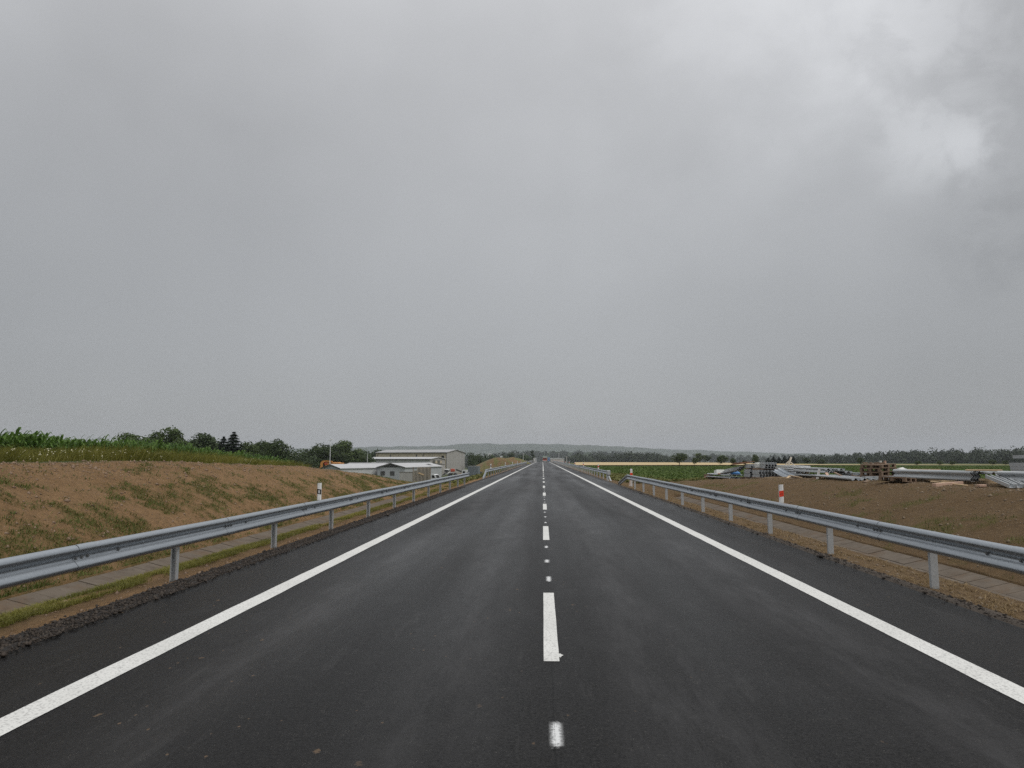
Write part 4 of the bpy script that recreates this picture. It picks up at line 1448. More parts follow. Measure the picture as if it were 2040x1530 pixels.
# ------------------------------------------------------------------ industrial yard on the left
def hall(name, label, px, y, phi, W, L_, zeave, rise, wall_side, roof, wall_end=None, over=.35, cat="industrial building", zb=None):
    """Gabled hall; local x runs along the near gable (right, away), local y along the long front (left)."""
    p = at(px, 914, y)
    zb = float(gz(p.x, y, False)) - .3 if zb is None else zb
    t = thing(name, label, cat, (p.x, y, zb), math.pi / 2 - phi)
    h = zeave - zb
    mb = MB()
    mb.add([(0, 0, 0), (0, L_, 0), (W, L_, 0), (W, 0, 0), (0, 0, h), (0, L_, h), (W, L_, h), (W, 0, h)],
           [(0, 1, 5, 4), (2, 3, 7, 6)])
    mb.build("wall", wall_side, t)
    mb = MB()
    mb.add([(0, 0, 0), (W, 0, 0), (W, 0, h), (W / 2, 0, h + rise), (0, 0, h)], [(0, 1, 2, 3, 4)])
    mb.build("gable_wall", wall_end or wall_side, t)
    mb = MB(); mb.add([(0, L_, 0), (W, L_, 0), (W, L_, h), (W / 2, L_, h + rise), (0, L_, h)], [(0, 4, 3, 2, 1)])
    mb.build("gable_wall", wall_end or wall_side, t)
    mb = MB(); o = over; sl = rise / (W / 2)
    th = .18
    poly = [(-o, h - o * sl + .03), (W / 2, h + rise + .03), (W + o, h - o * sl + .03), (W + o, h - o * sl + .03 + th), (W / 2, h + rise + .03 + th), (-o, h - o * sl + .03 + th)]
    mb.prism(poly, 'y', -o, L_ + o)
    rf = mb.build("roof", roof, t)
    mb = MB(); mb.box(-o - .1, -o, -o, L_ + o, h - o * sl - .12, h - o * sl + .14)
    mb.build("gutter_trim", M['trim_dark'], rf)
    return t, h


def win(t, name, x0, x1, y0, y1, z0, z1, mat, parent=None):
    return MB().box(x0, x1, y0, y1, z0, z1).build(name, mat, t)


def yard():
    # tall hall
    t, h = hall("industrial_hall", "tall hall with stained cream long side and grey gable, highest building left of the road", 889, 275, R(15), 20.0, 31.0, 4.2, 1.15, M['clad_cream'], M['roof_grey'], M['clad_grey'])
    win(t, "opening", -.04, .1, .9, 2.0, h - 2.3, h - 1.2, M['void'])
    for yy, z0, z1, w in ((9.8, h - 1.9, h - .6, .3), (12.6, h - 2.4, h - .7, .5), (16.5, h - 2.2, h - 1.7, .8), (24.3, h - 2.3, h - .7, .35), (30.0, h - 2.2, h - .5, .25), (20.6, h - 2.3, h - .3, .12), (6.0, h - 2.4, h - .2, .1)):
        win(t, "wall_gap", -.03, .06, yy, yy + w, z0, z1, M['trim_dark'])
    MB().box(-.06, .12, -.1, .12, .2, h - .05).build("corner_trim", M['trim_dark'], t)
    MB().box(W_ := 4.0, 16.0, -.05, .02, .3, 4.6).build("sliding_door", M['clad_grey'], t)
    # office annex in front of it
    t, h = hall("annex_building", "long pale annex in front of the tall hall, window band in its gable", 857, 238, R(15), 13.0, 25.0, 1.60, .62, M['clad_white'], M['roof_pale'], M['clad_grey'])
    f = win(t, "window", 2.0, 10.2, -.06, .05, h - 1.5, h - .35, M['trim_dark'])
    for k in range(4):
        MB().box(2.15 + k * 2.02, 2.15 + k * 2.02 + 1.8, -.09, -.065, h - 1.42, h - .43).build("pane", M['glass'] if k % 2 == 0 else M['clad_cream'], f)
    MB().box(0, 13.0, -.05, .0, h - 1.9, h - 1.72).build("ledge", M['trim_dark'], t)
    d = MB().box(3.6, 6.6, -.05, .05, .3, 2.6).build("door", M['clad_grey'], t)
    MB().box(3.5, 6.7, -.5, .0, 2.7, 2.85).build("door_canopy", M['trim_dark'], t)
    # grey workshop with gable and two shutters facing the road
    p = at(752, 931, 172)
    zb = float(gz(p.x, 172, False)) - .3
    def gabled_front(name, label, pxl, pxr, ye, eave_py, rise, L_, wall, side, roof, tilt=0.0):
        a = at(pxl, eave_py, ye); b = at(pxr, eave_py, ye)
        W = b.x - a.x
        zb = float(gz(a.x, ye, False)) - .3
        t = thing(name, label, "warehouse", (a.x, ye, zb), tilt)
        h = a.z - zb
        mb = MB(); mb.add([(0, 0, 0), (W, 0, 0), (W, 0, h), (W / 2, 0, h + rise), (0, 0, h)], [(0, 1, 2, 3, 4)])
        mb.build("gable_wall", wall, t)
        mb = MB(); mb.add([(0, L_, 0), (W, L_, 0), (W, L_, h), (W / 2, L_, h + rise), (0, L_, h)], [(0, 4, 3, 2, 1)])
        mb.build("gable_wall", wall, t)
        mb = MB(); mb.add([(0, 0, 0), (0, L_, 0), (0, L_, h), (0, 0, h)], [(0, 1, 2, 3)]); mb.add([(W, 0, 0), (W, L_, 0), (W, L_, h), (W, 0, h)], [(0, 3, 2, 1)])
        mb.build("wall", side, t)
        o = .3; sl = rise / (W / 2); th = .14
        mb = MB(); mb.prism([(-o, h - o * sl + .02), (W / 2, h + rise + .02), (W + o, h - o * sl + .02), (W + o, h - o * sl + .02 + th), (W / 2, h + rise + .02 + th), (-o, h - o * sl + .02 + th)], 'y', -o, L_ + o)
        rf = mb.build("roof", roof, t)
        mb = MB()
        for s in (0, 1):
            q = [(-o, h - o * sl - .05), (W / 2, h + rise - .05), (W / 2, h + rise + .17), (-o, h - o * sl + .17)]
            if s: q = [(W - x, z) for x, z in q]
            mb.prism(q, 'y', -o - .06, -o - .003)
        mb.build("verge_trim", M['trim_dark'], rf)
        return t, W, h
    t, W, h = gabled_front("workshop", "grey workshop with low gable and two shutters, beside the slatted rack", 752, 810, 172, 931.3, .92, 26, M['clad_blue'], M['clad_blue'], M['roof_pale'], R(-12))
    for x0 in (W * .12, W * .47):
        win(t, "shutter", x0, x0 + 1.15, -.06, .03, h - 1.95, h - .9, M['trim_dark'])
    mb = MB(); mb.prism([(W * .15, h + .05), (W * .5, h + .80), (W * .85, h + .05)], 'y', -.04, .0); mb.build("gable_panel", M['trim_dark'], t)
    mb = MB(); mb.box(W * .45, W * .50, -.3, -.06, h + .35, h + .6); mb.tube([(W * .55, -.2, h + .2), (W * .55, -.2, h + .75)], .12, 7)
    mb.build("flue", M['trim_dark'], t)
    # wing to the right of the workshop
    t, h = hall("open_shed", "low shed with open dark front, right of the grey workshop", 836, 186, R(24), 7.5, 9.5, at(830, 930.5, 186).z, .75, M['clad_blue'], M['roof_pale'], M['clad_grey'])
    win(t, "opening", -.03, .05, 1.2, 6.2, .4, h - .3, M['trim_dark'])
    # white warehouse and blue-grey gabled shed at the bank's edge
    t, h = hall("warehouse", "low white warehouse with grey roof, left of the workshop", 752, 182, R(8), 12, 10.0, at(752, 931, 182).z, .95, M['clad_white'], M['roof_grey'])
    win(t, "downpipe", -.1, .02, 4.6, 5.4, .2, h - .15, M['trim_dark'])
    t, W, h = gabled_front("storage_shed", "blue-grey gabled shed half hidden by the bank, below the orange machine", 641, 689, 165, 933, .85, 24, M['clad_blue'], M['clad_white'], M['roof_pale'], R(-27))
    # white trailer roofs behind
    a = at(722, 923.5, 215)
    t = thing("box_trailer", "white box trailer roof showing behind the warehouse", "trailer", (a.x, 215, float(gz(a.x, 215, False))), R(4))
    mb = MB(); mb.box(0, 3.8, 0, 2.5, 1.0, a.z - t.location.z + .35, bev=.06); mb.build("box", M['cab_white'], t)
    mb = MB()
    for x in (.6, 3.2):
        mb.tube([(x, -.02, .5), (x, .3, .5)], .5, 12)
    mb.build("wheel", M['tyre'], t)
    # orange machine behind the shed
    a = at(636, 930, 190); b = at(681, 930, 190)
    t = thing("excavator", "orange excavator boom and body showing above the shed roof", "excavator", (a.x, 190, float(gz(a.x, 190, False))))
    zt = at(650, 917.5, 190).z - t.location.z; zm = at(650, 924, 190).z - t.location.z; z0 = at(650, 932, 190).z - t.location.z
    W = b.x - a.x
    mb = MB()
    mb.prism([(0.1, z0), (.9, z0), (.9, zm - .1), (1.25, zt - .45), (1.9, zt - .25), (3.6, zt - .55), (3.6, zt - .15), (1.8, zt + .05), (.9, zt - .05), (.35, zt - .4)], 'y', 0, .45)
    mb.build("boom", M['orange'], t)
    mb = MB(); mb.box(1.5, W - .9, .2, 2.6, .9, zt - .45, bev=.12); mb.box(W - .95, W, .5, 2.3, .9, zt - .6, bev=.1); mb.build("body", M['orange'], t)
    mb = MB(); mb.box(1.3, 2.2, .15, 1.5, zm - .25, zt - .5, bev=.05); mb.build("cab", M['red'], t)
    mb = MB(); mb.box(.9, W - .2, .0, .6, 0, .85, bev=.2); mb.box(.9, W - .2, 2.2, 2.8, 0, .85, bev=.2); mb.build("track", M['tyre'], t)
    # lamp mast
    b = at(657, 930, 178); tp = at(657, 877, 178)
    zb = float(gz(b.x, 178, False))
    t = thing("lamp_mast", "tall slender pale lamp mast rising over the dark warehouse trees", "lamp mast", (b.x, 178, zb))
    H = tp.z - zb
    mb = MB(); mb.tube([(0, 0, 0), (0, 0, H * .5), (0, 0, H)], [.10, .08, .055], 8); mb.build("mast", M['galv_light'], t)
    mb = MB(); mb.box(-.45, -.05, -.25, .2, H - .1, H + .15, bev=.03); mb.box(.05, .5, -.25, .2, H + .0, H + .38, bev=.03); mb.build("floodlight", M['cab_white'], t)
    # thin pole by the annex
    b = at(731.5, 925, 205); tp = at(731.5, 906, 205); zb = float(gz(b.x, 205, False))
    t = thing("flagpole", "short white pole at the left corner of the pale annex", "pole", (b.x, 205, zb))
    mb = MB(); mb.tube([(0, 0, 0), (0, 0, tp.z - zb)], [.09, .06], 7); mb.build("shaft", M['cab_white'], t)
    mb = MB(); mb.tube([(0, 0, tp.z - zb), (0, 0, tp.z - zb + .1)], [.09, .05], 7); mb.build("cap", M['galv_light'], t)
    # slatted rack of upright boards
    a = at(822, 955, 120); b = at(857, 955, 120)
    zb = float(gz(b.x, 120, False))
    t = thing("slatted_rack", "weathered rack of upright boards before the workshop", "rack", (a.x, 120, zb), R(6))
    W = (b.x - a.x); zt = at(840, 930.5, 120).z - zb; zl = at(830, 936.5, 120).z - zb
    mb = MB(); n = 13
    for k in range(n):
        x = W * (k + .5) / n
        top = zl if x < W * .26 else zt
        top += random.uniform(-.08, .05)
        bot = .25
        mb.box(x - .06, x + .05, random.uniform(-.03, .02), .05, bot, top)
    mb.build("boards", M['wood_old'] if False else M['pinkboards'], t)
    mb = MB()
    for z in (.45, zt * .45, zt - .25):
        mb.box(W * (.26 if z > zl else 0), W, .06, .12, z, z + .12)
    mb.build("rail", M['wood_old'], t)
    mb = MB(); mb.box(W * .26, W, .9, .95, .2, zt - .1); mb.box(0, W * .26, .9, .95, .2, zl - .1); mb.box(W - .04, W, .14, .9, .2, zt - .1)
    mb.build("shade_backing", M['trim_dark'], t)  # dark sheets added to stand in for the shade inside the rack
    mb = MB()
    for x in (0.05, W * .5, W - .05):
        mb.box(x - .07, x + .07, .13, .27, 0, zt)
    mb.build("upright", M['wood_old'], t)
    mb = MB(); mb.prism([(W * .30, zt * .62), (W * .62, zt * .50), (W * .66, zt * .56), (W * .34, zt * .70)], 'y', -.09, -.05); mb.build("loose_board", M['wood'], t)
    # low pale wall segments beside the rack
    a = at(796, 940, 135); b = at(826, 940, 135); zb = float(gz(a.x, 135, False))
    t = thing("yard_wall", "low pale block wall left of the slatted rack", "wall", (a.x, 135, zb), R(4))
    W = b.x - a.x; zt = at(800, 941, 135).z - zb
    mb = MB(); mb.box(0, W, 0, .25, 0, zt); mb.build("blocks", M['clad_grey'], t)
    mb = MB(); mb.box(-.04, W + .04, -.04, .29, zt, zt + .08); mb.build("coping", M['concrete'], t)


M['pinkboards'] = mat_simple("grey_boards", (0.36, 0.32, 0.26), (0.46, 0.41, 0.34), 3, 0.85, st=(6, 6, .6))
yard()


def vehicles():
    def wheel(par, x, y, r, w=.28):
        mb = MB(); mb.tube([(x, y, r), (x, y + w, r)], r, 16); o = mb.build("tyre", M['tyre'], par)
        mb = MB(); mb.tube([(x, y - .01, r), (x, y + .02, r)], r * .55, 12); mb.build("rim", M['galv_light'], o)
    def truck(px, py_top, y, label, rz, s=1.0, body=None, zb=None):
        p = at(px, py_top, y)
        zb = float(gz(p.x, y, False)) if zb is None else zb
        t = thing("truck", label, "truck", (p.x, y, zb), rz)
        # local: front faces -y, width along x
        mb = MB()
        w = 1.2
        prof = [(0, .55), (0, 1.55), (.12, 2.65), (.35, 2.95), (1.9, 3.0), (1.9, .55)]
        mb.prism([(a, b) for a, b in prof], 'x', -w, w)
        mb.build("cab", M['cab_white'], t)
        mb = MB(); mb.add([(-w * .88, .012 - .03, 1.62), (w * .88, .012 - .03, 1.62), (w * .82, .105 - .03, 2.55), (-w * .82, .105 - .03, 2.55)], [(0, 1, 2, 3)]); mb.build("windscreen", M['void'], t)
        for sd in (-1, 1):
            mb = MB(); x = sd * (w + .004)
            mb.add([(x, .35, 1.7), (x, 1.3, 1.7), (x, 1.3, 2.5), (x, .45, 2.5)], [(0, 1, 2, 3)]); mb.build("side_window", M['void'], t)
            mb = MB(); mb.box(sd * .75 - .2, sd * .75 + .2, -.04, .0, .75, .98); mb.build("headlight", M['reflector'], t)
        mb = MB(); mb.box(-.7, .7, -.03, .0, 1.05, 1.4); mb.build("grille", M['trim_dark'], t)
        mb = MB(); mb.box(-1.15, 1.15, 1.95, 7.2, .8, 1.05); mb.build("chassis", M['trim_dark'], t)
        if body == 'tipper':
            mb = MB(); mb.box(-1.2, 1.2, 2.1, 7.2, 1.06, 2.3, bev=.05); mb.build("tipper_body", M['trim_dark'], t)
        elif body == 'flat':
            mb = MB(); mb.box(-1.2, 1.2, 2.1, 7.2, 1.06, 1.3); mb.build("flatbed", M['galv_pile'], t)
        for x in (-1.15, .87):
            for yy in (1.1, 5.6):
                mb = MB(); mb.tube([(x, yy, .5), (x + .28, yy, .5)], .5, 14); wo = mb.build("wheel", M['tyre'], t)
        t.scale = (s, s, s)
        return t
    truck(921.5, 930, 215, "white truck with dark tipper body parked by the grey container", R(-100), .84, 'tipper')
    truck(888, 930, 250, "white truck cab parked at the foot of the tall hall", R(-12), .80, 'flat')
    # small white van
    p = at(866, 955, 125); zb = float(gz(p.x, 125, False))
    t = thing("van", "small white van beside the slatted rack, partly behind the guardrail", "van", (p.x, 125, zb), R(70))
    zt = at(866, 944.5, 125).z - zb
    k = zt / 2.0
    mb = MB(); mb.prism([(-1.1, .35), (-1.15, .95), (-.85, 1.15), (-.45, 1.85), (-.2, 2.0), (1.6, 2.0), (1.75, 1.8), (1.75, .35)], 'x', -.85, .85); mb.build("body", M['cab_white'], t)
    mb = MB(); mb.add([(-.74, -.845, 1.19), (.74, -.845, 1.19), (.66, -.49, 1.82), (-.66, -.49, 1.82)], [(0, 1, 2, 3)], Matrix.Translation((0, -.02, .01))); mb.build("windscreen", M['void'], t)
    for sd in (-1, 1):
        x = sd * .855
        mb = MB(); mb.add([(x, -.55, 1.2), (x, .25, 1.2), (x, .25, 1.75), (x, -.3, 1.75)], [(0, 1, 2, 3)]); mb.build("side_window", M['void'], t)
    for x in (-.87, .67):
        for yy in (-.65, 1.15):
            mb = MB(); mb.tube([(x, yy, .32), (x + .2, yy, .32)], .32, 12); mb.build("wheel", M['tyre'], t)
    t.scale = (k, k, k)
    # red machine arm between the two trucks
    p = at(902, 936, 235); zb = float(gz(p.x, 235, False))
    t = thing("loader", "red loader between the two white trucks", "loader", (p.x, 235, zb), R(10))
    zt = at(902, 934, 235).z - zb
    mb = MB(); mb.box(-.7, .7, 0, 1.2, zt * .62, zt, bev=.12); mb.build("body", M['red'], t)
    mb = MB(); mb.prism([(-3.6, .5), (-3.3, .3), (-1.0, zt * .7), (-1.1, zt * .9)], 'y', .4, .7); mb.prism([(1.0, zt * .8), (3.4, zt * .45), (3.5, zt * .65), (1.1, zt)], 'y', .4, .7); mb.build("arm", M['trim_dark'], t)
    for yy in (-.1, 1.3):
        for x in (-.9, .9):
            mb = MB(); mb.tube([(x, yy, .6), (x, yy + .35, .6)], .6, 14); mb.build("wheel", M['tyre'], t)
    # grey container
    a = at(932, 929, 205); b = at(953.5, 929, 205); zb = float(gz(a.x, 205, False))
    t = thing("container", "blue-grey steel container standing right of the tipper truck", "container", (a.x, 205, zb), R(-6))
    W = b.x - a.x; zt = a.z - zb
    mb = MB(); n = 18
    for k in range(n):
        x0 = W * k / n; mb.box(x0, x0 + W / n * .55, -.03, 0, .15, zt - .15)
    mb.box(0, W, 0, 2.4, .0, zt); mb.build("shell", M['clad_dark'], t)
    mb = MB(); mb.box(-.05, W + .05, -.06, 2.46, zt, zt + .1); mb.build("roof", M['roof_grey'], t)
    # dark spherical shrub by the annex
    tree('bush', 878, 939, 200, "small round dark shrub in front of the annex door", 9, None, 1)
    # earth mound beyond
    def mound(px, top, y, rx, ry, label, seed, zb):
        p = at(px, top, y)
        n, m = 40, 14
        V = []
        for j in range(m):
            f = j / (m - 1)
            for i in range(n):
                a = 6.283 * i / n
                rr = f * (1 + .18 * math.sin(a * 2 + seed) + .1 * math.sin(5 * a))
                h = (1 - float(smooth(np.array(f * 1.15 - .15)))) * (1 + .08 * math.sin(a * 3 + seed) * min(1, f * 3))
                nz = (fbm(np.array([rr * 5 * math.cos(a)]), np.array([rr * 5 * math.sin(a)]), 3, 3)[0] - .5) * .16
                V.append((rx * rr * math.cos(a), ry * rr * math.sin(a), (p.z - zb) * max(0, h + nz * (1 - f)) - .3 * f))
        F = []
        for j in range(m - 1):
            for i in range(n):
                k = (i + 1) % n
                F.append((j * n + i, j * n + k, (j + 1) * n + k, (j + 1) * n + i))
        me = mesh_np("earth_mound", np.array(V), [np.array(F)], M['mound'], True)
        o = link("earth_mound", me, None, (p.x, y, zb))
        tag(o, label, "earth mound", kind=None)
    mound(1003, 912.5, 250, 17, 10, "brown earth mound patched with weeds, behind the far left guardrail", 1.0, -4.0)


nb = NB("mound_soil")
_f = nb.noise(.5, 5, .6)
_c = nb.mix(nb.mr(_f, .42, .58), (.20, .115, .06), (.15, .145, .05))
_c = nb.mix(nb.mr(nb.noise(3, 4), .4, .7, 0, .6), _c, (.06, .07, .02))
M['mound'] = nb.out(_c, .95, nb.noise(1.5, 5), .3, 1.0)
vehicles()


def road_end():
    # lorry driving in the right lane
    p = at(1085.5, 914, 400)
    t = thing("lorry", "orange fronted lorry far off in the right lane, pale load above its cab", "lorry", (p.x, 400, 0))
    mb = MB(); mb.prism([(0, .5), (0, 1.5), (.15, 2.3), (1.6, 2.3), (1.6, .5)], 'x', -1.15, 1.15); mb.build("cab", M['red'], t)
    mb = MB(); mb.add([(-1.0, -.02, 1.5), (1.0, -.02, 1.5), (.95, .11, 2.15), (-.95, .11, 2.15)], [(0, 1, 2, 3)]); mb.build("windscreen", M['void'], t)
    mb = MB(); mb.box(-1.15, 1.15, -.1, .0, .42, .75); mb.build("bumper", M['cab_white'], t)
    mb = MB(); mb.box(-1.25, 1.25, 1.7, 8, 1.0, 3.4, bev=.05); mb.build("box_body", M['green_sign'], t)
    for x in (-1.1, .8):
        for yy in (.8, 6.5):
            mb = MB(); mb.tube([(x, yy, .48), (x + .3, yy, .48)], .48, 12); mb.build("wheel", M['tyre'], t)
    # blue panel van beyond
    p = at(1092.5, 914, 432)
    t = thing("road_sign", "blue road sign panel at the right of the road's end", "road sign", (p.x, 405, -.2))
    mb = MB(); mb.box(-.7, .7, -.04, .04, .6, 2.8, bev=.01); mb.build("panel", M['blue'], t)
    mb = MB(); mb.tube([(-.5, .08, -.4), (-.5, .08, 2.6)], .05, 6); mb.tube([(.5, .08, -.4), (.5, .08, 2.6)], .05, 6); mb.build("pole", M['galv_l'], t)
    # pale parapet of the overpass to the right
    a = at(1097, 913, 425); b = at(1124, 913, 440)
    t = thing("overpass_parapet", "long pale parapet with a handrail right of the road's end", "parapet", (a.x, 425, -1.0), math.atan2(15, b.x - a.x))
    W = math.hypot(b.x - a.x, 15); zt = 1.8 + 1.0 * 425 / FPX + 1.0
    mb = MB(); mb.box(0, W, 0, .3, 0, zt - .6); mb.build("wall", M['clad_grey'], t)
    mb = MB(); mb.box(0, W, .1, .2, zt - .18, zt + .02)
    for k in range(12):
        mb.box(W * k / 11 - .05, W * k / 11 + .05, .1, .2, zt - .6, zt - .18)
    mb.build("handrail", M['galv_light'], t)
    # white posts left of the road's end
    for i, px in enumerate((1063.5, 1065.5, 1067.8)):
        p = at(px, 913, 410)
        t = thing("marker_board", "white upright marker board, %s of three left of the road's end" % ["leftmost", "middle", "rightmost"][i], "marker board", (p.x, 410, -.3), group="white marker boards at the road's end")
        mb = MB(); mb.box(-.2, .2, -.03, .03, .3, 2.6, bev=.01); mb.build("board", M['white_plastic'], t)
        mb = MB(); mb.tube([(0, .07, -.3), (0, .07, 2.4)], .04, 6); mb.build("pole", M['galv_l'], t)
    # street lamps
    for px, top, y, lab, arm in ((1042.3, 904, 320, "slim street lamp behind the far left guardrail", 0), (1113.3, 903.5, 440, "thin lamp pole above the pale parapet", 0), (1129.0, 910.5, 330, "short street lamp with bright head beside the far right guardrail", .8)):
        p = at(px, top, y); zb = float(gz(p.x, y, False))
        t = thing("street_lamp", lab, "street lamp", (p.x, y, zb))
        H = p.z - zb
        mb = MB(); mb.tube([(0, 0, 0), (0, 0, H)], [.11, .07], 7); mb.build("pole", M['galv_light'], t)
        mb = MB(); mb.box(-.25 - arm * .3, .35, -.14, .14, H, H + .14, bev=.03); mb.build("lamp_head", M['cab_white'], t)
    # far white roofs on the plain
    for px, py, y, w, lab in ((585, 903, 1200, 16, "long white factory roof far off between the trees"), (975.5, 904, 900, 6.5, "small white house far off behind the earth mound"), (999, 909, 700, 5, "tiny pale roofed house left of the dark wood behind the mound")):
        p = at(px, py, y); zb = float(gz(p.x, y, False))
        W = w / FPX * y; H = p.z - zb
        t = thing("distant_house", lab, "house", (p.x - W / 2, y, zb))
        mb = MB(); mb.box(0, W, 0, W * .6, 0, H - 1.0); mb.build("wall", M['clad_white'], t)
        mb = MB(); mb.prism([(-.3, H - 1.0), (W + .3, H - 1.0), (W * .9, H + .3), (W * .1, H + .3)], 'y', -.3, W * .6 + .3); mb.build("roof", M['cab_white'], t)


road_end()

# ------------------------------------------------------------------ material store on the right bank
C_ME = None


def prof_mesh(name, ring, length, mat, bend=0.0, nseg=1):
    mb = MB()
    n = len(ring)
    vs, fs = [], []
    for k in range(nseg + 1):
        f = k / nseg
        y = length * f
        dz = bend * (2 * f - 1) ** 2
        vs += [(x, y, z + dz) for x, z in ring]
    for k in range(nseg):
        fs += [(k * n + i, k * n + (i + 1) % n, (k + 1) * n + (i + 1) % n, (k + 1) * n + i) for i in range(n)]
    mb.add(vs, fs)
    mb.f += [tuple(range(n)), tuple(range(nseg * n + n - 1, nseg * n - 1, -1))] if False else []
    return mb, vs


def c_post_mesh(length, mat, w=.13, d=.085, t=.007, lip=.028):
    ring = [(0, 0), (w, 0), (w, d), (w - lip, d), (w - lip, d - t), (w - t, d - t), (w - t, t), (t, t), (t, d - t), (lip, d - t), (lip, d), (0, d)]
    mb = MB(); mb.prism(ring, 'y', 0, length)
    return mb.mesh("c_profile", mat)


def w_beam_mesh(length, mat, bend=0.0, nseg=1, th=.005, flip=False, amp=.083):
    pr = np.array([(z - .595, -o if not flip else o) for o, z in WPROF]) * np.array([1, amp / .083])
    d = pr[1:] - pr[:-1]
    nrm = np.stack([-d[:, 1], d[:, 0]], -1)
    nrm = np.concatenate([nrm[:1], nrm]) + np.concatenate([nrm, nrm[-1:]])
    nrm = nrm / np.linalg.norm(nrm, axis=1)[:, None]
    ring = np.concatenate([pr, (pr + nrm * th)[::-1]])
    n = len(ring); m = len(pr)
    V = []
    for k in range(nseg + 1):
        f = k / nseg
        V.append(np.stack([ring[:, 0], np.full(n, length * f), ring[:, 1] + bend * (2 * f - 1) ** 2], -1))
    V = np.array(V).reshape(-1, 3)
    i = np.arange(nseg)[:, None] * n + np.arange(n)[None]; j = np.arange(nseg)[:, None] * n + (np.arange(n)[None] + 1) % n
    q = np.stack([i, j, j + n, i + n], -1).reshape(-1, 4)
    e = np.array([[k, k + 1, n - 2 - k, n - 1 - k] for k in range(m - 1)])
    return mesh_np("rail_beam", V, [q, e, e[:, ::-1] + nseg * n], mat)


def put(name, me, loc, rot, label, cat, group=None):
    o = link(name, me, None, loc, rot)
    return tag(o, label, cat, group)


def timber(p0, p1, w, h, label, mat='wood', name="timber_beam"):
    p0, p1 = Vector(p0), Vector(p1)
    d = p1 - p0
    mb = MB(); mb.box(-w / 2, w / 2, 0, d.length, 0, h, bev=.008)
    o = mb.build(name, M[mat])
    o.location = p0
    o.rotation_euler = (math.asin(max(-1, min(1, d.z / d.length))), 0, math.atan2(-d.x, d.y))
    return tag(o, label, "timber")


def pallet_parts(t, mat):
    # 1.2 x 0.8 x 0.144
    mb = MB()
    for k in range(7):
        w = .108
        y0 = -.4 + (.8 - w) * k / 6
        mb.box(-.6, .6, y0, y0 + w, .122, .144)
    mb.build("deck_boards", mat, t)
    mb = MB()
    for x in (-.6, -.0725, .455):
        mb.box(x, x + .145, -.4, .4, .1, .1215)
    mb.build("stringer_boards", mat, t)
    bm_ = MB().box(0, .145, 0, .1, .0225, .0995).mesh("block", mat)
    for x in (-.6, -.0725, .455):
        for y in (-.4, -.05, .3):
            link("block", bm_, t, (x, y, 0))
    mb = MB()
    for y in (-.4, -.05, .3):
        mb.box(-.6, .6, y, y + .1, 0, .022)
    mb.build("runner_boards", mat, t)


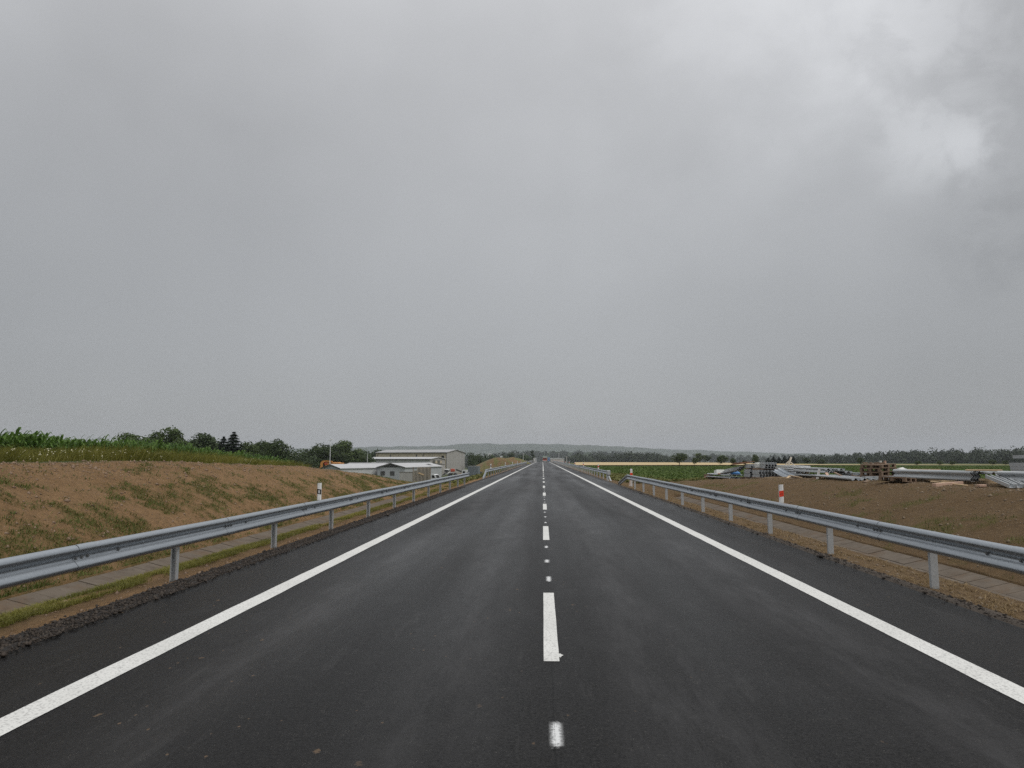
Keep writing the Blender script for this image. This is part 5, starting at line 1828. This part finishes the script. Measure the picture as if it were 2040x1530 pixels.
def store():
    g = lambda x, y: float(gz(x, y, True))
    me_c = c_post_mesh(1.6, M['galv_pile'], .165, .115, .013, .04)
    me_cl = c_post_mesh(4.6, M['galv_light'], .15, .075); me_cs = c_post_mesh(2.4, M['post'], .15, .10, .009, .03)
    me_sh = c_post_mesh(1.5, M['galv_pile'], .12, .09, .01)
    me_w = w_beam_mesh(4.2, M['galv_pile']); me_wf = w_beam_mesh(4.2, M['galv_pile'], flip=True)
    me_ws = w_beam_mesh(2.6, M['galv_pile'])
    me_wb = w_beam_mesh(4.0, M['galv_l'], .40, 14)

    def bundle(x0, y0, z0, nx, nz, rz, gname, lab, me=me_c, dx=.176, dz=.118):
        ca, sa = math.cos(rz), math.sin(rz)
        for k in range(nz):
            for i in range(nx):
                lx = i * dx + (.03 if k % 2 else 0); ly = random.uniform(-.04, .04)
                x = x0 + lx * ca - ly * sa; y = y0 + lx * sa + ly * ca
                put("c_profile", me, (x, y, z0 + k * dz), (0, 0, rz), lab, "steel profile", gname)

    # ---- bundles of C profiles with their open ends towards the road user
    rz = R(-3)
    zb = g(13.4, 43) + .10
    for yy, nm in ((42.4, "near"), (43.3, "second"), (44.5, "third"), (45.5, "far")):
        timber((12.55, yy, zb - .13), (14.05, yy - .06, zb - .13), .11, .125, "squared timber under the lower steel profile bundles, %s one" % nm, 'wood_old')
    bundle(12.65, 42.0, zb, 7, 4, rz, "lower near bundle of stacked steel profiles", "grey C-shaped steel profile in the lower near bundle, open end to the viewer")
    bundle(12.75, 44.2, zb, 7, 4, rz, "lower rear bundle of stacked steel profiles", "grey C-shaped steel profile in the lower rear bundle, seen from its long side")
    z2 = zb + 4 * .118 + .006
    for yy, nm in ((42.5, "near"), (43.2, "second"), (44.6, "far")):
        timber((12.65, yy, z2), (13.9, yy - .06, z2), .09, .085, "spacer timber between the lower and upper profile bundles, %s one" % nm, 'wood_old')
    z2 += .09
    bundle(13.05, 42.15, z2, 4, 3, rz, "upper bundle of stacked steel profiles", "grey C-shaped steel profile in the upper bundle lying on spacer timbers")
    bundle(12.85, 44.3, z2, 5, 2, rz, "upper rear bundle of stacked steel profiles", "grey steel profile in the upper rear bundle beside the film wrap")
    mb = MB(); mb.box(12.9, 13.25, 43.2, 43.7, z2 + .0, z2 + .33, bev=.04); o = mb.build("film_wrap", M['tarp_white']); tag(o, "white film wrapped round the end of the upper profile bundle", "film wrap")
    for i in range(3):
        put("rail_beam", me_ws, (12.9 - .12 * i, 45.9 + .15 * i, z2 + .10 - .11 * i), (R(-6), R(6), R(9)), ["grey rail beam slanting down left of the profile bundles, top", "grey rail beam slanting down left of the profile bundles, middle", "grey rail beam slanting down left of the profile bundles, lowest"][i], "rail beam", "slanting rail beams")
    for i in range(3):
        timber((12.45 + .1 * i, 47.2, z2 + .16 + .05 * i), (13.0 + .15 * i, 45.2, z2 + .30 + .04 * i), .16, .03, ["rusty brown board lying on the upper profiles, lowest", "rusty brown board lying on the upper profiles, middle", "rusty brown board lying on the upper profiles, top"][i], 'wood_rust', "board")
    # ---- pale long profiles right of the bundles
    zb = g(14.2, 39.5) + .1
    for yy, nm in ((38.2, "near"), (41.4, "far")):
        timber((13.1, yy, zb - .12), (15.0, yy, zb - .12), .11, .115, "timber bearer under the pale profiles, %s one" % nm, 'wood_old')
    for k in range(6):
        for i in range(4):
            xx = 13.35 + i * .18 + (k % 2) * .03 + (.12 if k < 3 else 0)
            yy = 37.4 + .10 * ((k * 7 + i * 3) % 5) + (.45 if k < 3 else 0)
            put("long_profile", me_cl, (xx, yy, zb + k * .11), (0, 0, R(-4)), "pale zinc profile in the bright stack, layer %s" % ["on the bearers", "second from the ground", "third from the ground", "third from the top", "second from the top", "on top"][k], "steel profile", "bright stack of pale zinc profiles, layer %d" % (k + 1))
    zt = zb + 6 * .11
    t = thing("timber_trestle", "pale wooden trestle with a tilted post standing on the bright profile stack", "trestle", (13.45, 39.2, zt - .03), R(-10))
    mb = MB()
    def stick(mb, a, b, w):
        a, b = Vector(a), Vector(b); d = (b - a).normalized()
        m = Matrix.Translation(a) @ d.to_track_quat('Z', 'Y').to_matrix().to_4x4()
        mb.box(-w / 2, w / 2, -w / 2, w / 2, 0, (b - a).length, m)
    stick(mb, (-.04, 0, 0), (.14, .03, .46), .085); mb.build("post", M['wood_pale'], t)
    mb = MB(); stick(mb, (-.24, 0, 0), (.03, .03, .26), .055); mb.build("brace", M['wood_pale'], t)
    mb = MB(); stick(mb, (.30, 0, .0), (.05, -.02, .22), .05); mb.build("brace", M['wood_pale'], t)
    # ---- two sagging rail beams
    for i, (xx, yy, lab) in enumerate(((13.15, 35.6, "lower of two sagging curved rail beams before the bright stack"), (13.45, 35.9, "upper of two sagging curved rail beams before the bright stack"))):
        put("rail_beam", me_wb, (xx, yy, g(13.3, 37) + .10 + .07 * i), (0, R(-22), R(3)), lab, "rail beam", "sagging rail beams")
    timber((12.55, 40.6, g(12.55, 40.6)), (13.0, 37.2, g(13.0, 37.2) + .02), .10, .10, "pale timber lying on the soil before the profile bundles")
    timber((12.6, 37.0, g(12.6, 37.0) - .02), (12.5, 33.0, g(12.5, 33.0) - .02), .09, .06, "thin board lying on the soil under the sagging beams")
    # ---- pile of nested rail beams
    zb = g(13.2, 32.5)
    rz = R(-2.5)
    for i in range(2):
        timber((11.95, 32.0 + 2.6 * i, zb - .02), (13.9, 31.9 + 2.6 * i, zb - .02), .10, .10, "bearer under the nested rail beam pile, %s one" % ("near" if i == 0 else "far"), 'wood_old')
    for k in range(4):
        for i in range(3 if k < 3 else 2):
            x = 12.30 + i * .36 + .06 * (k % 2) + (.12 if k >= 2 else 0)
            put("rail_beam", me_w if k != 1 else me_wf, (x, 31.0 + .16 * ((k * 5 + i) % 4), zb + .17 + k * .105), (0, 0, rz + R(random.uniform(-1, 1))),
                "rail beam in the nested pile left of the pallets, %s layer" % ["bottom", "second", "third", "top"][k], "rail beam", "nested rail beam pile, layer %d" % (k + 1))
    for k in range(2):
        for i in range(5):
            put("c_profile", me_sh, (13.45 + i * .15, 31.2 + .05 * ((i + k) % 3), zb + .1 + k * .1), (0, 0, R(3)), "short steel profile in the low row right of the nested rail pile", "steel profile", "low row of short profiles")
    put("prop_post", c_post_mesh(.62, M['galv_light'], .085, .06), (11.8, 30.8, zb + .46), (R(-78), R(8), R(6)), "short pale post leaning against the nested rail pile", "post")
    for i in range(3):
        put("rail_beam", me_w, (11.30 + i * .34, 26.1 + .05 * i, g(12.1, 27.5) + .10), (R(.5), 0, R(-2)), ["dark rail beam lying flat before the pile, nearest the road", "dark rail beam lying flat before the pile, middle", "dark rail beam lying flat before the pile, farthest from the road"][i], "rail beam", "flat rail beams before the nested pile")
    timber((11.8, 30.6, g(11.8, 30.6) + .06), (14.1, 30.3, g(14.6, 30.3) + .08), .12, .05, "pale board lying between the flat rails and the nested pile")
    # ---- pallet stack
    px, py = 12.80, 27.6
    base = g(px, py)
    put("c_profile", me_cs, (11.65, 26.4, base + .05), (0, 0, R(-62)), "pale profile under the left edge of the pallet stack", "steel profile")
    put("c_profile", me_cs, (11.95, 26.2, base + .05), (0, 0, R(-72)), "pale profile in front of the pallet stack", "steel profile")
    first = None
    names = ["lowest pallet of the stack", "second pallet from the bottom of the stack", "third pallet of the stack", "top pallet of the stack with loose bits on it"]
    for k in range(4):
        loc = (px + random.uniform(-.03, .03), py + random.uniform(-.03, .03), base + .015 + k * .146)
        rot = (R(random.uniform(-.6, .6)) if k else 0, R(-1.5 if k == 3 else 0), R(40 + random.uniform(-4, 4)))
        if first is None:
            first = thing("pallet", names[0], "pallet", loc, 0, "stacked pallets"); first.rotation_euler = rot
            pallet_parts(first, M['wood_old'])
        else:
            copy_thing(first, loc, rot, names[k], "stacked pallets")
    zt = base + .015 + 4 * .146
    for i, (dx, dy, lab, mt) in enumerate(((.12, .0, "white tin standing on the pallet stack", 'tarp_white'), (.36, .15, "small pale block on the right of the pallet stack", 'wood_pink'))):
        mb = MB(); mb.tube([(0, 0, 0), (0, 0, .1)], [.045, .04], 10); mb.tube([(0, 0, .1), (0, 0, .112)], [.048, .048], 10)
        o = mb.build("tin" if i == 0 else "offcut_block", M[mt], None, (px + dx, py + dy, zt + .01)); tag(o, lab, "tin" if i == 0 else "block")
    for i in range(4):
        mb = MB(); mb.box(-.09, .09, -.05, .05, 0, .05, bev=.008)
        o = mb.build("offcut_block", M['wood_old'], None, (px - .35 + i * .17, py + .25 - .1 * i, zt + .005), (0, 0, i)); tag(o, "dark wooden offcut on top of the pallet stack", "block", "wooden offcuts on the pallet stack")
    copy_thing(first, (11.55, 23.6, g(11.55, 23.6) + .03), (R(2), R(3), R(48)), "single grey pallet lying on the soil before the long grey beams")
    # ---- long grey beams to the right
    zb = g(13.8, 24)
    for i, yy in enumerate((23.2, 26.2)):
        timber((12.75, yy, zb - .02), (14.6, yy + .2, zb - .02), .10, .10, "bearer timber below the long grey beams, %s one" % ("near" if i == 0 else "far"))
    for i in range(4):
        put("rail_beam", W_SIDE(), (13.30 + i * .115 + (.05 if i > 1 else 0), 22.5 + .08 * i, zb + .235), (0, 0, R(5)), "grey rail beam standing on edge in the long row, %s" % ["nearest the road", "second from the road", "third from the road", "farthest from the road"][i], "rail beam", "rail beams on edge")
    for i in range(3):
        put("rail_beam", me_wf, (13.85 + i * .27, 22.2 + .05 * i, zb + .30), (0, 0, R(5)), ["rail beam lying under the plank, left one", "rail beam lying under the plank, middle one", "rail beam lying under the plank, right one"][i], "rail beam", "rail beams lying under the plank")
    timber((13.8, 28.0, zb + .30), (15.2, 27.7, zb + .30), .14, .085, "fresh yellow timber behind the long grey beams")
    for i in range(2):
        timber((14.0 + .9 * i, 27.3, zb), (14.0 + .9 * i, 28.4, zb), .2, .30, "stack of bearer wood below the fresh yellow timber, %s one" % ("left" if i == 0 else "right"), 'wood_old')
    timber((13.3, 22.85, zb + .40), (14.15, 22.4, zb + .40), .15, .05, "fresh plank lying across the rail beam ends")
    mb = MB()
    mb.add([(0, 0, 0), (.36, 0, 0), (.36, .3, 0), (0, .3, 0), (.02, .02, .10), (.2, .1, .15), (.32, .03, .09), (.30, .27, .09), (.18, .2, .14), (.04, .28, .10)],
           [(0, 1, 6, 5, 4), (1, 2, 7, 6), (2, 3, 9, 8, 7), (3, 0, 4, 9), (4, 5, 8, 9), (5, 6, 7, 8), (0, 3, 2, 1)])
    o = mb.build("sheeting_bundle", M['tarp_white'], None, (13.5, 27.4, zb + .31)); tag(o, "crumpled white sheeting right of the pallet stack", "sheeting")
    timber((13.45, 27.2, zb), (13.8, 27.9, zb), .3, .30, "bearer wood under the crumpled white sheeting", 'wood_old')
    timber((11.3, 21.0, g(11.3, 21.0) - .01), (12.95, 22.5, g(12.95, 22.5)), .11, .10, "timber lying on the soil before the long grey beams", 'wood_pink')
    for i in range(3):
        put("c_profile", me_cs, (12.45 + i * .25, 19.5 + .08 * i, g(12.7, 19.6) + .03), (R(5), 0, R(-19 - 2 * i)), ["shiny C profile sloping towards the viewer, left one", "shiny C profile sloping towards the viewer, middle one", "shiny C profile sloping towards the viewer, right one"][i], "steel profile", "shiny profiles sloping to the viewer")
    mb = MB(); mb.box(-.12, .12, -.06, .06, 0, .07, bev=.01); o = mb.build("offcut_block", M['wood_pink'], None, (12.4, 20.6, g(12.4, 20.6)), (0, 0, .2)); tag(o, "small wooden block on the soil left of the shiny profiles", "block")
    for i in range(3):
        put("rail_beam", W_SIDE(), (13.55 + i * .12, 17.4 + .1 * i, zb + .26), (0, 0, R(1)), "dark blue-grey rail beam on edge at the right frame edge, %s" % ["front one", "middle one", "rear one"][i], "rail beam", "rail beams on edge at the frame edge")
    for i, yy in enumerate((18.2, 20.6)):
        timber((13.4, yy, zb - .03), (14.4, yy, zb - .03), .1, .12, "bearer under the dark blue-grey beams at the frame edge, %s one" % ("near" if i == 0 else "far"), 'wood_old')
    # grey stack at the frame edge
    zs = g(16.4, 24.2)
    for i in range(2):
        timber((16.2, 24.0 + 1.0 * i, zs + .20), (18.0, 24.0 + 1.0 * i, zs + .20), .12, .12, "timber carrying the grey stack at the frame edge, %s one" % ("near" if i == 0 else "far"))
    for k in range(3):
        for i in range(8):
            put("c_profile", me_c, (16.32 + i * .176, 23.6 + .03 * ((i + k) % 3), zs + .33 + k * .118), (0, 0, R(4)), "grey profile in the squared stack at the right frame edge", "steel profile", "squared grey stack at the frame edge")
    for i in range(2):
        timber((16.45 + .1 * i, 24.0 + i * .8, zs + .70), (18.0, 24.0 + i * .8, zs + .70), .10, .12, "brown bearer on top of the grey stack at the frame edge, %s one" % ("near" if i == 0 else "far"), 'wood_pink')
    for i in range(8):
        put("c_profile", me_c, (16.42 + i * .176, 23.6, zs + .83), (0, 0, R(4)), "grey profile in the topmost layer at the right frame edge", "steel profile", "topmost layer at the frame edge")
    timber((15.3, 22.4, zs + .30), (15.75, 22.2, zs + .30), .15, .09, "short fresh plank left of the stack at the frame edge")
    timber((15.35, 22.6, zs), (15.7, 22.3, zs), .3, .30, "bearer wood under the short fresh plank", 'wood_old')
    for i in range(2):
        timber((16.5 + 1.1 * i, 23.7, zs), (16.5 + 1.1 * i, 25.2, zs), .2, .20, "bearer wood under the stack at the frame edge, %s one" % ("left" if i == 0 else "right"), 'wood_old')
    # ---- loose pieces thrown about between the stacks
    spots = [(12.1, 33.6, .35, 'wood_old'), (12.3, 36.2, -.5, 'wood'), (13.6, 30.0, .9, 'wood_old'), (11.6, 29.2, -.25, 'wood_pink'), (12.2, 39.2, .6, 'wood_old'), (11.5, 32.0, 1.1, 'wood'), (13.2, 34.9, -.8, 'wood_rust'), (12.0, 28.6, .2, 'wood_old'), (11.2, 25.2, -.6, 'wood_old'), (12.6, 21.6, .8, 'wood')]
    for i, (x, y, a, mt) in enumerate(spots):
        z = g(x, y); L_ = .5 + .12 * (i % 5)
        timber((x, y, z + .01), (x - math.sin(a) * L_, y + math.cos(a) * L_, z + .05 + .06 * (i % 4)), .11, .035, "short loose board dropped on the soil between the stacks", mt, "loose_board")["group"] = "loose boards between the stacks"
    # ---- crate, low rails, sheeting and sacks at the far left end
    zb = g(11.75, 51)
    t = thing("wooden_crate", "pinkish wooden crate at the left end of the material store", "crate", (11.85, 51.2, zb - .04), R(-12))
    mb = MB(); mb.box(-.3, .3, -.3, .3, 0, .44); mb.build("panel", M['wood_pink'], t)
    mb = MB()
    for z in (.0, .38):
        mb.box(-.32, .32, -.33, -.302, z, z + .07); mb.box(-.33, -.302, -.32, .32, z, z + .07)
    mb.build("batten", M['wood_old'], t)
    zl = g(12.8, 48.5)
    for k in range(4):
        put("rail_beam", me_w, (12.30 + .32 * k, 46.8 + .1 * k, zl + .22), (0, 0, R(7)), "rail beam in the low row with wavy ends, %s from the crate" % ["first", "second", "third", "fourth"][k], "rail beam", "low row of wavy rail beams")
    for k in range(3):
        put("rail_beam", me_wf, (12.40 + .33 * k, 47.0 + .1 * k, zl + .32), (0, 0, R(7)), "upper rail beam on the low wavy row, %s" % ["left", "middle", "right"][k], "rail beam", "upper beams on the low wavy row")
    for i in range(2):
        timber((12.0, 47.6 + 2.2 * i, zl - .05), (13.7, 47.6 + 2.2 * i, zl - .05), .11, .17, "bearer under the low wavy rail row, %s one" % ("near" if i == 0 else "far"), 'wood_old')
    z0 = zl + .36
    mb = MB(); mb.prism([(0, 0), (.5, .02), (.42, .24), (.05, .30)], 'x', 0, .58); o = mb.build("white_box", M['tarp_white'], None, (12.15, 50.0, z0 + .02), (0, 0, R(10))); tag(o, "off-white sheeted box behind the wooden crate", "box")
    def sack(x, y, z, sx, sy, sz, mat, lab, rz):
        n, m = 14, 7
        V = []
        for j in range(m):
            a = -math.pi / 2 + math.pi * j / (m - 1)
            for i in range(n):
                b = 6.283 * i / n
                cx = abs(math.cos(b)) ** .6 * math.copysign(1, math.cos(b)); cy = abs(math.sin(b)) ** .6 * math.copysign(1, math.sin(b))
                k = 1 + .08 * math.sin(3 * b + j)
                c_ = max(0.0, math.cos(a)) ** .6
                V.append((sx * c_ * cx * k, sy * c_ * cy * k, sz * (math.sin(a) + 1) * (1 + .1 * math.sin(2 * b))))
        F = [(j * n + i, j * n + (i + 1) % n, (j + 1) * n + (i + 1) % n, (j + 1) * n + i) for j in range(m - 1) for i in range(n)]
        me = mesh_np("sack", np.array(V), [np.array(F)], M[mat], True)
        o = link("sack", me, None, (x, y, z), (0, 0, rz)); tag(o, lab, "sack")
    sack(12.45, 48.6, z0 + .0, .34, .22, .11, 'tarp_white', "white sack lying beside the blue sack", .2)
    sack(12.85, 47.9, z0 + .0, .32, .24, .12, 'tarp_blue', "bright blue sack lying on the low wavy rail row", -.1)
    sack(12.2, 48.9, z0 - .02, .3, .2, .07, 'wood_pink', "brownish flat sack left of the blue sack", .4)


M['wood_pale'] = mat_simple("pale_timber", (0.62, 0.55, 0.44), (0.72, 0.65, 0.54), 3, 0.75)
M['wood_rust'] = mat_simple("rusty_board", (0.22, 0.10, 0.055), (0.30, 0.155, 0.09), 3, 0.85)
_WS = {}


def W_SIDE():
    """Rail beam standing on its edge."""
    if 'm' not in _WS:
        me = w_beam_mesh(4.1, M['galv_pile'])
        co = np.empty(len(me.vertices) * 3, np.float32); me.vertices.foreach_get("co", co)
        co = co.reshape(-1, 3)
        co = np.stack([co[:, 2], co[:, 1], -co[:, 0]], -1)
        me.vertices.foreach_set("co", np.ascontiguousarray(co, np.float32).ravel()); me.update()
        _WS['m'] = me
    return _WS['m']


store()


# ------------------------------------------------------------------ the rainy air
def haze():
    mb = MB(); mb.box(-7400, 7400, -380, 7600, -25, 150)
    m = bpy.data.materials.new("haze_air"); m.use_nodes = True
    nt = m.node_tree; nt.nodes.clear()
    v = nt.nodes.new("ShaderNodeVolumePrincipled")
    v.inputs["Color"].default_value = (.88, .93, 1.0, 1)
    v.inputs["Density"].default_value = 0.00014
    v.inputs["Anisotropy"].default_value = 0.0
    o = nt.nodes.new("ShaderNodeOutputMaterial"); nt.links.new(v.outputs[0], o.inputs["Volume"])
    h = mb.build("haze", m)
    tag(h, "thin grey rain haze over the whole landscape", "haze", kind="stuff")


haze()
SC.cycles.use_denoising = False
SC.cycles.use_adaptive_sampling = False
SC.cycles.max_bounces = 6
SC.cycles.volume_bounces = 0
